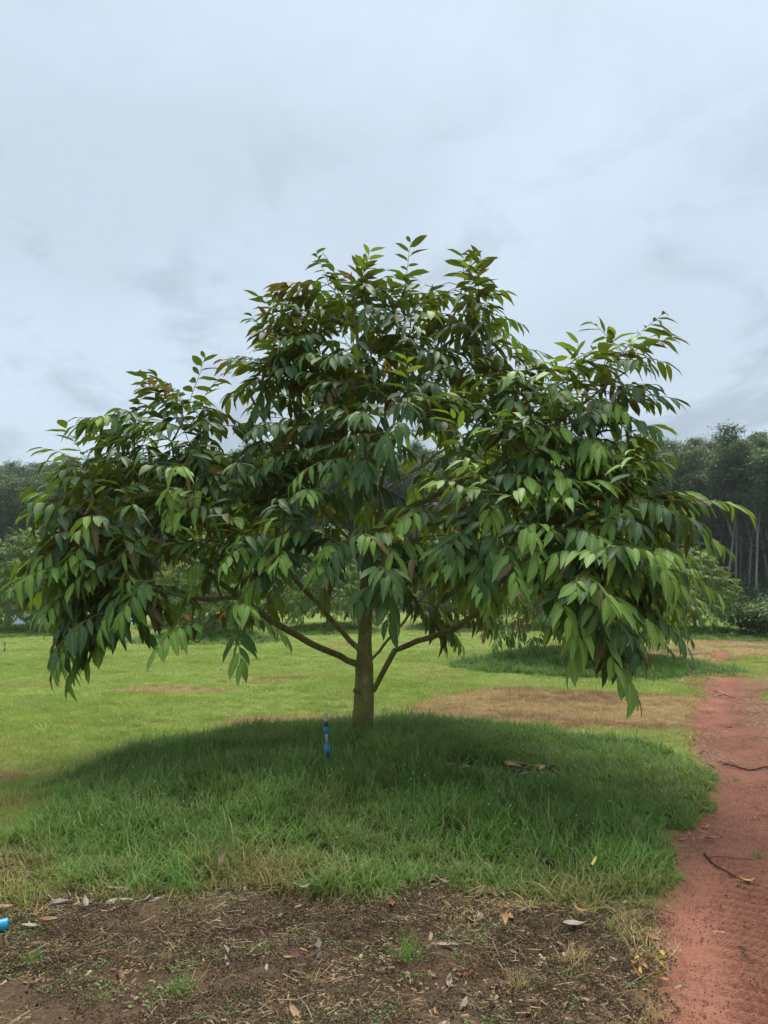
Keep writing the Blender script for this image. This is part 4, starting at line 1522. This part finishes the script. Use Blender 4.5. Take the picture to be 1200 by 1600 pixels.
DEAD = {'tan': dead_material('dead_tan', (.40, .28, .15), (.26, .16, .08)), 'pale grey': dead_material('dead_grey', (.40, .35, .29), (.24, .19, .15)),
        'orange brown': dead_material('dead_orange', (.46, .21, .075), (.30, .13, .05)), 'dark brown': dead_material('dead_brown', (.15, .09, .055), (.08, .05, .035)),
        'yellow': dead_material('dead_yellow', (.50, .40, .08), (.38, .26, .06)), 'salmon': dead_material('dead_salmon', (.52, .30, .19), (.40, .20, .12))}
DLM = []
for i, (cu, fo) in enumerate(((.5, .25), (1.1, .5), (.8, -.35), (1.6, .8), (.3, .15), (.9, 1.0))):
    me = dead_leaf_mesh(i, cu, fo); me.materials.append(DEAD['tan']); DLM.append(me)


def dead_leaf(x, y, size, colour, lab, group=None, rz=None, tilt=.12, lift=.006, variant=None, on=0.0):
    r = rng
    o = bpy.data.objects.new('dead_leaf', DLM[int(r.integers(6)) if variant is None else variant])
    COL.objects.link(o)
    o.material_slots[0].link = 'OBJECT'
    o.material_slots[0].material = DEAD[colour]
    o.location = (x, y, hz(x, y) + lift + on)
    o.rotation_euler = (r.normal(0, tilt), r.normal(0, tilt), r.uniform(0, 6.28) if rz is None else rz)
    s = size
    o.scale = (s, s * r.uniform(.8, 1.15), s * r.uniform(.8, 1.3))
    tag(o, lab, 'leaf', group)
    return o


def gleaf(px_, py_, size, colour, lab, rz=None, on=0.0, tilt=.1, variant=None):
    g = onground(px_, py_, .02 + on)
    h = hz(g.x, g.y)
    g = onground(px_, py_, h + on)
    return dead_leaf(g.x, g.y, size * .85, colour, lab, None, rz, tilt, .012, variant, on)


gleaf(198, 1409, .085, 'pale grey', 'small whitish dead leaf at the soil edge below the left grass', R(12), .03, variant=0)
gleaf(470, 1388, .12, 'pale grey', 'grey brown dead leaf lying on the front fringe of the mound', R(30), .06, .4)
gleaf(348, 1342, .13, 'tan', 'brown dead leaf standing upright in the green grass', R(75), .16, .1).rotation_euler = (R(20), R(-62), R(60))
gleaf(898, 1447, .15, 'pale grey', 'pale dead leaf against the grass fringe left of the track', R(-3), .02, variant=4)
gleaf(908, 1424, .08, 'orange brown', 'small orange brown dead leaf in the grass fringe above the pale one', R(-30), .05)
gleaf(1020, 1477, .14, 'salmon', 'rusty salmon dead leaf at the corner where soil meets track', R(-55), .02)
gleaf(1121, 1460, .11, 'salmon', 'salmon dead leaf lying alone on the red track', R(3), 0, .05, 4)
gleaf(1168, 1384, .10, 'yellow', 'narrow yellowish dead leaf on the red track near the dark twig', R(-28), 0, .05, 2)
gleaf(1163, 1491, .07, 'dark brown', 'small dark curled leaf on the tyre tread marks', R(-60), 0, .2, 3)
gleaf(1108, 1315, .13, 'salmon', 'large curled pale dead leaf at the grass edge of the track', R(-20), .01, .2, 1)
gleaf(1102, 1294, .08, 'salmon', 'small pale dead leaf on the track edge above the curled one', R(20), .01)
gleaf(97, 1417, .15, 'pale grey', 'long grey dead leaf lying at the left edge of the soil', R(25), .03, .15, 5)
gleaf(135, 1413, .12, 'pale grey', 'grey drooping dead leaf beside the long grey one', R(-60), .03, .3)
gleaf(50, 1449, .14, 'pale grey', 'pale strip of dead leaf near the blue pipe end', R(5), .01, .1, 4)
gleaf(75, 1446, .12, 'salmon', 'pinkish curled dead leaf near the blue pipe end', R(10), .02, .2, 3)
gleaf(475, 1489, .065, 'orange brown', 'small orange dead leaf on the soil in the middle front', R(-40), .01, .1, 0)
gleaf(700, 1477, .12, 'pale grey', 'cream dead leaf on dark soil below the mound fringe', R(0), .01, .1, 0)
gleaf(788, 1445, .16, 'tan', 'tan dead leaf leaning upright in the grass fringe', R(80), .08, .1, 5)
gleaf(702, 1540, .11, 'pale grey', 'whitish dead leaf pointing at the camera on the front soil', R(85), .0, .1, 1)
gleaf(724, 1576, .10, 'pale grey', 'pale crooked dead leaf at the front of the soil', R(70), .0, .2, 3)
gleaf(340, 1469, .075, 'tan', 'tan dead leaf on the soil left of the middle', R(-20), .0, .1, 0)
gleaf(1123, 1088, .16, 'pale grey', 'pale dead leaf on the farther red rut', R(10), .0, .05, 0)
gleaf(930, 1350, .11, 'yellow', 'bright yellow leaf caught in the green grass near the track', R(60), .2, .3, 0)
# many alike: fringe, soil, hollow and track edge
k = 0
r_ = np.random.default_rng(99)
SOIL_LAB = {'tan': 'tan dead leaf among many on the bare front soil', 'pale grey': 'pale grey dead leaf among many on the bare front soil', 'dark brown': 'dark brown dead leaf among many on the bare front soil',
            'orange brown': 'orange brown dead leaf among many on the bare front soil'}
while k < 95:
    x, y = r_.uniform(-3.0, 1.9), r_.uniform(2.9, 4.9)
    t, s, g, d, u = zones(np.array([x]), np.array([y]))
    if s[0] < .5 or abs(x) > y * .54: continue
    if fbm(np.array([x]), np.array([y]), 1.4, 71)[0] + (.12 if y > 4 else 0) + (.08 if x > 0 else 0) < .46: continue
    c = str(r_.choice(['tan', 'pale grey', 'dark brown', 'orange brown'], p=[.42, .26, .2, .12]))
    dead_leaf(x, y, r_.uniform(.03, .085) * (1.25 if r_.random() < .2 else 1), c, SOIL_LAB[c], c + ' leaves on the soil', tilt=.38, lift=.010)
    k += 1
k = 0
while k < 34:
    x, y = r_.uniform(-2.6, 1.8), r_.uniform(3.9, 5.2)
    t, s, g, d, u = zones(np.array([x]), np.array([y]))
    if not (.1 < s[0] < .95) or t[0] > .1: continue
    c = str(r_.choice(['tan', 'pale grey', 'orange brown'], p=[.4, .4, .2]))
    dead_leaf(x, y, r_.uniform(.06, .13), c, c + ' dead leaf among those along the front edge of the long grass', c + ' leaves along the front grass edge', tilt=.35, lift=.02)
    k += 1
for i in range(26):
    c = str(r_.choice(['tan', 'salmon', 'dark brown'], p=[.4, .3, .3]))
    a = r_.uniform(0, 6.28); q = math.sqrt(r_.random())
    dead_leaf(1.0 + math.cos(a) * .46 * q, 6.55 + math.sin(a) * .22 * q, r_.uniform(.10, .17), c, c + ' dead leaf heaped in the hollow of the grass mound', c + ' leaves in the hollow', tilt=.3, lift=.02 + .03 * r_.random())
for i in range(22):
    y = r_.uniform(4.0, 9.0)
    x = float(track_left(np.array([y]))[0]) + r_.normal(0.02, .07)
    c = str(r_.choice(['tan', 'pale grey', 'salmon'], p=[.4, .25, .35]))
    dead_leaf(x, y, r_.uniform(.05, .11), c, c + ' dead leaf among those along the grass edge of the track', c + ' leaves along the track edge', tilt=.25, lift=.015)
for i in range(9):
    y = r_.uniform(6.5, 13.5)
    x = float(track_left(np.array([y]))[0]) + r_.uniform(.15, 1.6)
    dead_leaf(x, y, r_.uniform(.05, .10), 'tan', 'small tan dead leaf scattered on the red track', 'tan leaves scattered on the track', tilt=.1)

# twigs and sticks
M_TWIG_D = plain('dark_twig', (0.055, 0.030, 0.022), .8, .2)
M_TWIG_P = plain('pale_twig', (0.34, 0.26, 0.19), .8, .2)
M_TWIG_R = plain('brown_twig', (0.20, 0.10, 0.065), .8, .2)


def twig(pix, rad, m, lab, name='twig', forks=()):
    e = MB()
    P = []
    for (x, y) in pix:
        g = onground(x, y, 0)
        P.append((g.x, g.y, hz(g.x, g.y) + rad + .006))
    sp = spline(P, .05)
    sp = [q + np.array([0, 0, .006 * math.sin(i * .9)]) + rng.normal(0, rad * .35, 3) * [1, 1, .3] for i, q in enumerate(sp)]
    e.tube(sp, np.linspace(rad, rad * .45, len(sp)), 7)
    for f, dx, dy, ln in forks:
        q = sp[int(f * (len(sp) - 1))]
        e.tube([q, q + np.array([dx * .5, dy * .5, .02]) * ln, q + np.array([dx, dy, .015]) * ln], [rad * .5, rad * .4, rad * .25], 5)
    return tag(e.build(name, m), lab, 'twig')


twig([(1100, 1326), (1112, 1342), (1140, 1358), (1170, 1373), (1200, 1380), (1240, 1384)], .006, M_TWIG_D, 'long dark curved twig lying across the red track')
twig([(1104, 1333), (1130, 1330), (1170, 1333), (1200, 1336)], .004, M_TWIG_R, 'thin reddish twig just above the long dark one', forks=((.1, .3, -.8, .12),))
twig([(1128, 1191), (1165, 1198), (1200, 1193), (1260, 1180)], .009, M_TWIG_D, 'dark stick lying farther up the red track at the right edge')
twig([(1122, 1189), (1135, 1190), (1150, 1188)], .006, M_TWIG_R, 'short brown stick left of the dark stick on the track')
twig([(30, 1516), (70, 1505), (95, 1500), (118, 1496)], .007, M_TWIG_P, 'pale dry stick lying on the soil at lower left')
twig([(0, 1524), (28, 1517)], .008, M_TWIG_D, 'dark stick end touching the lower left edge')
twig([(462, 1560), (480, 1588), (492, 1612)], .003, M_TWIG_P, 'thin pale straw stalk on the front soil in the middle')
twig([(760, 1586), (790, 1592), (815, 1598)], .004, M_TWIG_P, 'thin pale stick at the bottom edge right of the middle')
twig([(680, 1474), (720, 1478), (770, 1480)], .006, M_TWIG_D, 'dark rotten stick below the fringe of the mound')
twig([(1115, 1076), (1135, 1082), (1150, 1086)], .008, M_TWIG_D, 'small dark stick at the far end of the near rut')
# a cut piece of branch
g = onground(190, 1526)
e = empty('wood_piece', (g.x, g.y, hz(g.x, g.y) + .014), R(-38))
e.rotation_euler = (0, R(-12), R(125))
tag(e, 'short grey cut piece of branch on the soil at lower left', 'wood')
MB().tube([(-.035, 0, 0), (-.01, .002, 0), (.02, -.001, 0), (.036, 0, 0)], [.0115, .012, .0125, .012], 10, cap=False).build('bark', M_TWIG_R, e)
mb = MB()
mb.tube([(-.036, 0, 0), (.0368, 0, 0)], .0112, 10)
mb.build('cut_ends', M_TWIG_P, e)

# single dry tufts standing on the soil
for i, (x, y, s, lab) in enumerate((
        (278, 1562, 1.0, 'yellow green grass tuft on the soil, lower left of the middle'),
        (258, 1512, .55, 'small thin grass tuft behind the yellow green one'),
        (640, 1508, 1.0, 'round dense grass tuft on the soil in the middle front'),
        (895, 1505, 1.0, 'brownish dry grass tuft at the front of the grass fringe'),
        (50, 1510, .8, 'spreading green grass tuft beside the pale stick at lower left'),
        (810, 1548, .7, 'small dry tuft on the soil at lower right of the middle'),
        (325, 1440, .6, 'low dry tuft on the soil near the left fringe'),
        (1025, 1590, .8, 'thin straw tuft at the bottom edge beside the track'),
        (1185, 1328, .6, 'small green tuft on the red track at the right edge'),
        (1150, 1215, .5, 'tiny dull tuft on the red track below the dark stick'))):
    g = onground(x, y)
    e = tag(link('grass_tuft', blades(500 + i, 70, .055, .06, .16, .0036, .42, 3, .9)), lab, 'grass', 'single grass tufts on bare ground')
    m = M_STRAW if i in (3, 5, 7, 1, 6) else M_LONG
    e.data.materials.append(m)
    e.location = (g.x, g.y, hz(g.x, g.y))
    e.scale = (s,) * 3

# little yellowing plant at the corner of the track
g = onground(1012, 1528)
e = empty('yellow_weed', (g.x, g.y, hz(g.x, g.y)))
tag(e, 'low yellow leaved weed on the soil beside the track', 'weed')
st = MB()
ends = []
for i in range(12):
    a = rng.uniform(0, 6.28); ln = rng.uniform(.04, .13)
    tip = np.array([math.cos(a) * ln, math.sin(a) * ln * .8, rng.uniform(.03, .10)])
    st.tube([(0, 0, 0), tip * [.5, .5, .7], tip], .0016, 4, cap=False)
    ends.append(tip)
st.build('stems', M_TWIG_R, e)
for tip in ends:
    o = bpy.data.objects.new('leaf', DLM[int(rng.integers(6))]); COL.objects.link(o); o.parent = e
    o.material_slots[0].link = 'OBJECT'
    o.material_slots[0].material = DEAD['yellow'] if rng.random() < .7 else DEAD['orange brown']
    o.location = tuple(tip); o.scale = (.055, .06, .05); o.rotation_euler = (rng.normal(0, .4), rng.normal(0, .4), rng.uniform(0, 6.28))

# white sheeting, post and red bag far on the left
def sheet(px0, px1, py0, py1, Y, lab, seed):
    r = np.random.default_rng(seed)
    a, b = at(px0, py1, Y), at(px1, py1, Y + .8)
    ht = (at(px0, py0, Y) - a).z
    n = 26
    V = []
    for i in range(n):
        f = i / (n - 1)
        p = np.array(a) * (1 - f) + np.array(b) * f
        z0 = hz(p[0], p[1])
        top = ht * (.80 + .22 * math.sin(f * 9 + seed) * .6 + r.normal(0, .05))
        for j in range(5):
            q = j / 4
            off = .12 * math.sin(f * 40 + q * 2) * q + r.normal(0, .02)
            V.append((p[0], p[1] + off - .25 * (1 - q), z0 + top * q))
    Q = [(i * 5 + j, (i + 1) * 5 + j, (i + 1) * 5 + j + 1, i * 5 + j + 1) for i in range(n - 1) for j in range(4)]
    o = link('white_sheeting', mesh_np('white_sheeting', np.array(V), Q), M_WHITE)
    md = o.modifiers.new('thickness', 'SOLIDIFY'); md.thickness = .01
    return tag(o, lab, 'sheeting', 'white sheeting at the far left')


sheet(20, 118, 964, 981, 41.0, 'long bluish white plastic sheeting low on the far lawn at left', 1)
sheet(162, 212, 966, 982, 41.5, 'shorter piece of white sheeting right of the long one', 2)


def post(px_, Y, h, lab):
    p = at(px_, 975, Y)
    o = MB().tube([(0, 0, -.1), (0, 0, h * .5), (.01, 0, h), (.01, 0, h + .01)], [.06, .06, .06, .045], 10).build('white_post', M_WHITE)
    o.location = (p.x, Y, hz(p.x, Y))
    tag(o, lab, 'post', 'white posts by the sheeting')


post(61, 40.6, .9, 'white post in front of the long white sheeting')
post(195, 41.0, 1.5, 'white post standing by the shorter white sheeting')
p = at(80, 966, 40.3)
o = MB().tube([(0, 0, 0), (0, 0, .25), (0.02, 0, .36), (0.03, 0, .42)], [.13, .17, .12, .04], 12).build('red_bag', M_RED)
o.location = (p.x, p.y, hz(p.x, p.y) + .25)
tag(o, 'small red bundle on top of the long white sheeting', 'bundle')


def cloth(px_, py_, Y, w, h, lab, seed, m=M_ORANGE):
    r = np.random.default_rng(seed)
    c = at(px_, py_, Y)
    V = [(w * (i / 5 - .5) + .03 * (j % 2), .04 * math.sin(i * 1.7 + j) + r.normal(0, .01), h * (j / 4 - .5) - .10 * h * i / 5) for i in range(6) for j in range(5)]
    Q = [(i * 5 + j, (i + 1) * 5 + j, (i + 1) * 5 + j + 1, i * 5 + j + 1) for i in range(5) for j in range(4)]
    o = link('orange_cloth', mesh_np('orange_cloth', np.array(V), Q), m)
    o.location = c
    md = o.modifiers.new('thickness', 'SOLIDIFY'); md.thickness = .006
    tag(o, lab, 'cloth', 'orange cloths hung on the far trees')


cloth(345, 962, 25.7, .26, .26, 'bright orange cloth hanging by the dark trunk of a far tree', 3)
cloth(292, 965, 25.9, .12, .16, 'smaller orange red cloth left of the bright orange one', 4)


# ------------------------------------------------------------------ damp air that pales the plantation
hv = [(x, y, z) for x in (-400, 400) for y in (-40, 330) for z in (-3, 46)]
haze = link('haze', mesh_np('haze', np.array(hv, float), [(0, 1, 3, 2), (4, 6, 7, 5), (0, 4, 5, 1), (2, 3, 7, 6), (0, 2, 6, 4), (1, 5, 7, 3)], smooth=False))
tag(haze, 'thin damp air paling the far trees', 'haze', kind='stuff')
hm = bpy.data.materials.new('haze')
hm.use_nodes = True
hm.node_tree.nodes.clear()
ho = N(hm.node_tree, 'ShaderNodeOutputMaterial')
hp = N(hm.node_tree, 'ShaderNodeVolumePrincipled')
hp.inputs['Color'].default_value = (0.90, 0.95, 1.0, 1)
hp.inputs['Density'].default_value = 0.0004
L(hm.node_tree, hp.outputs[0], ho.inputs['Volume'])
haze.data.materials.append(hm)
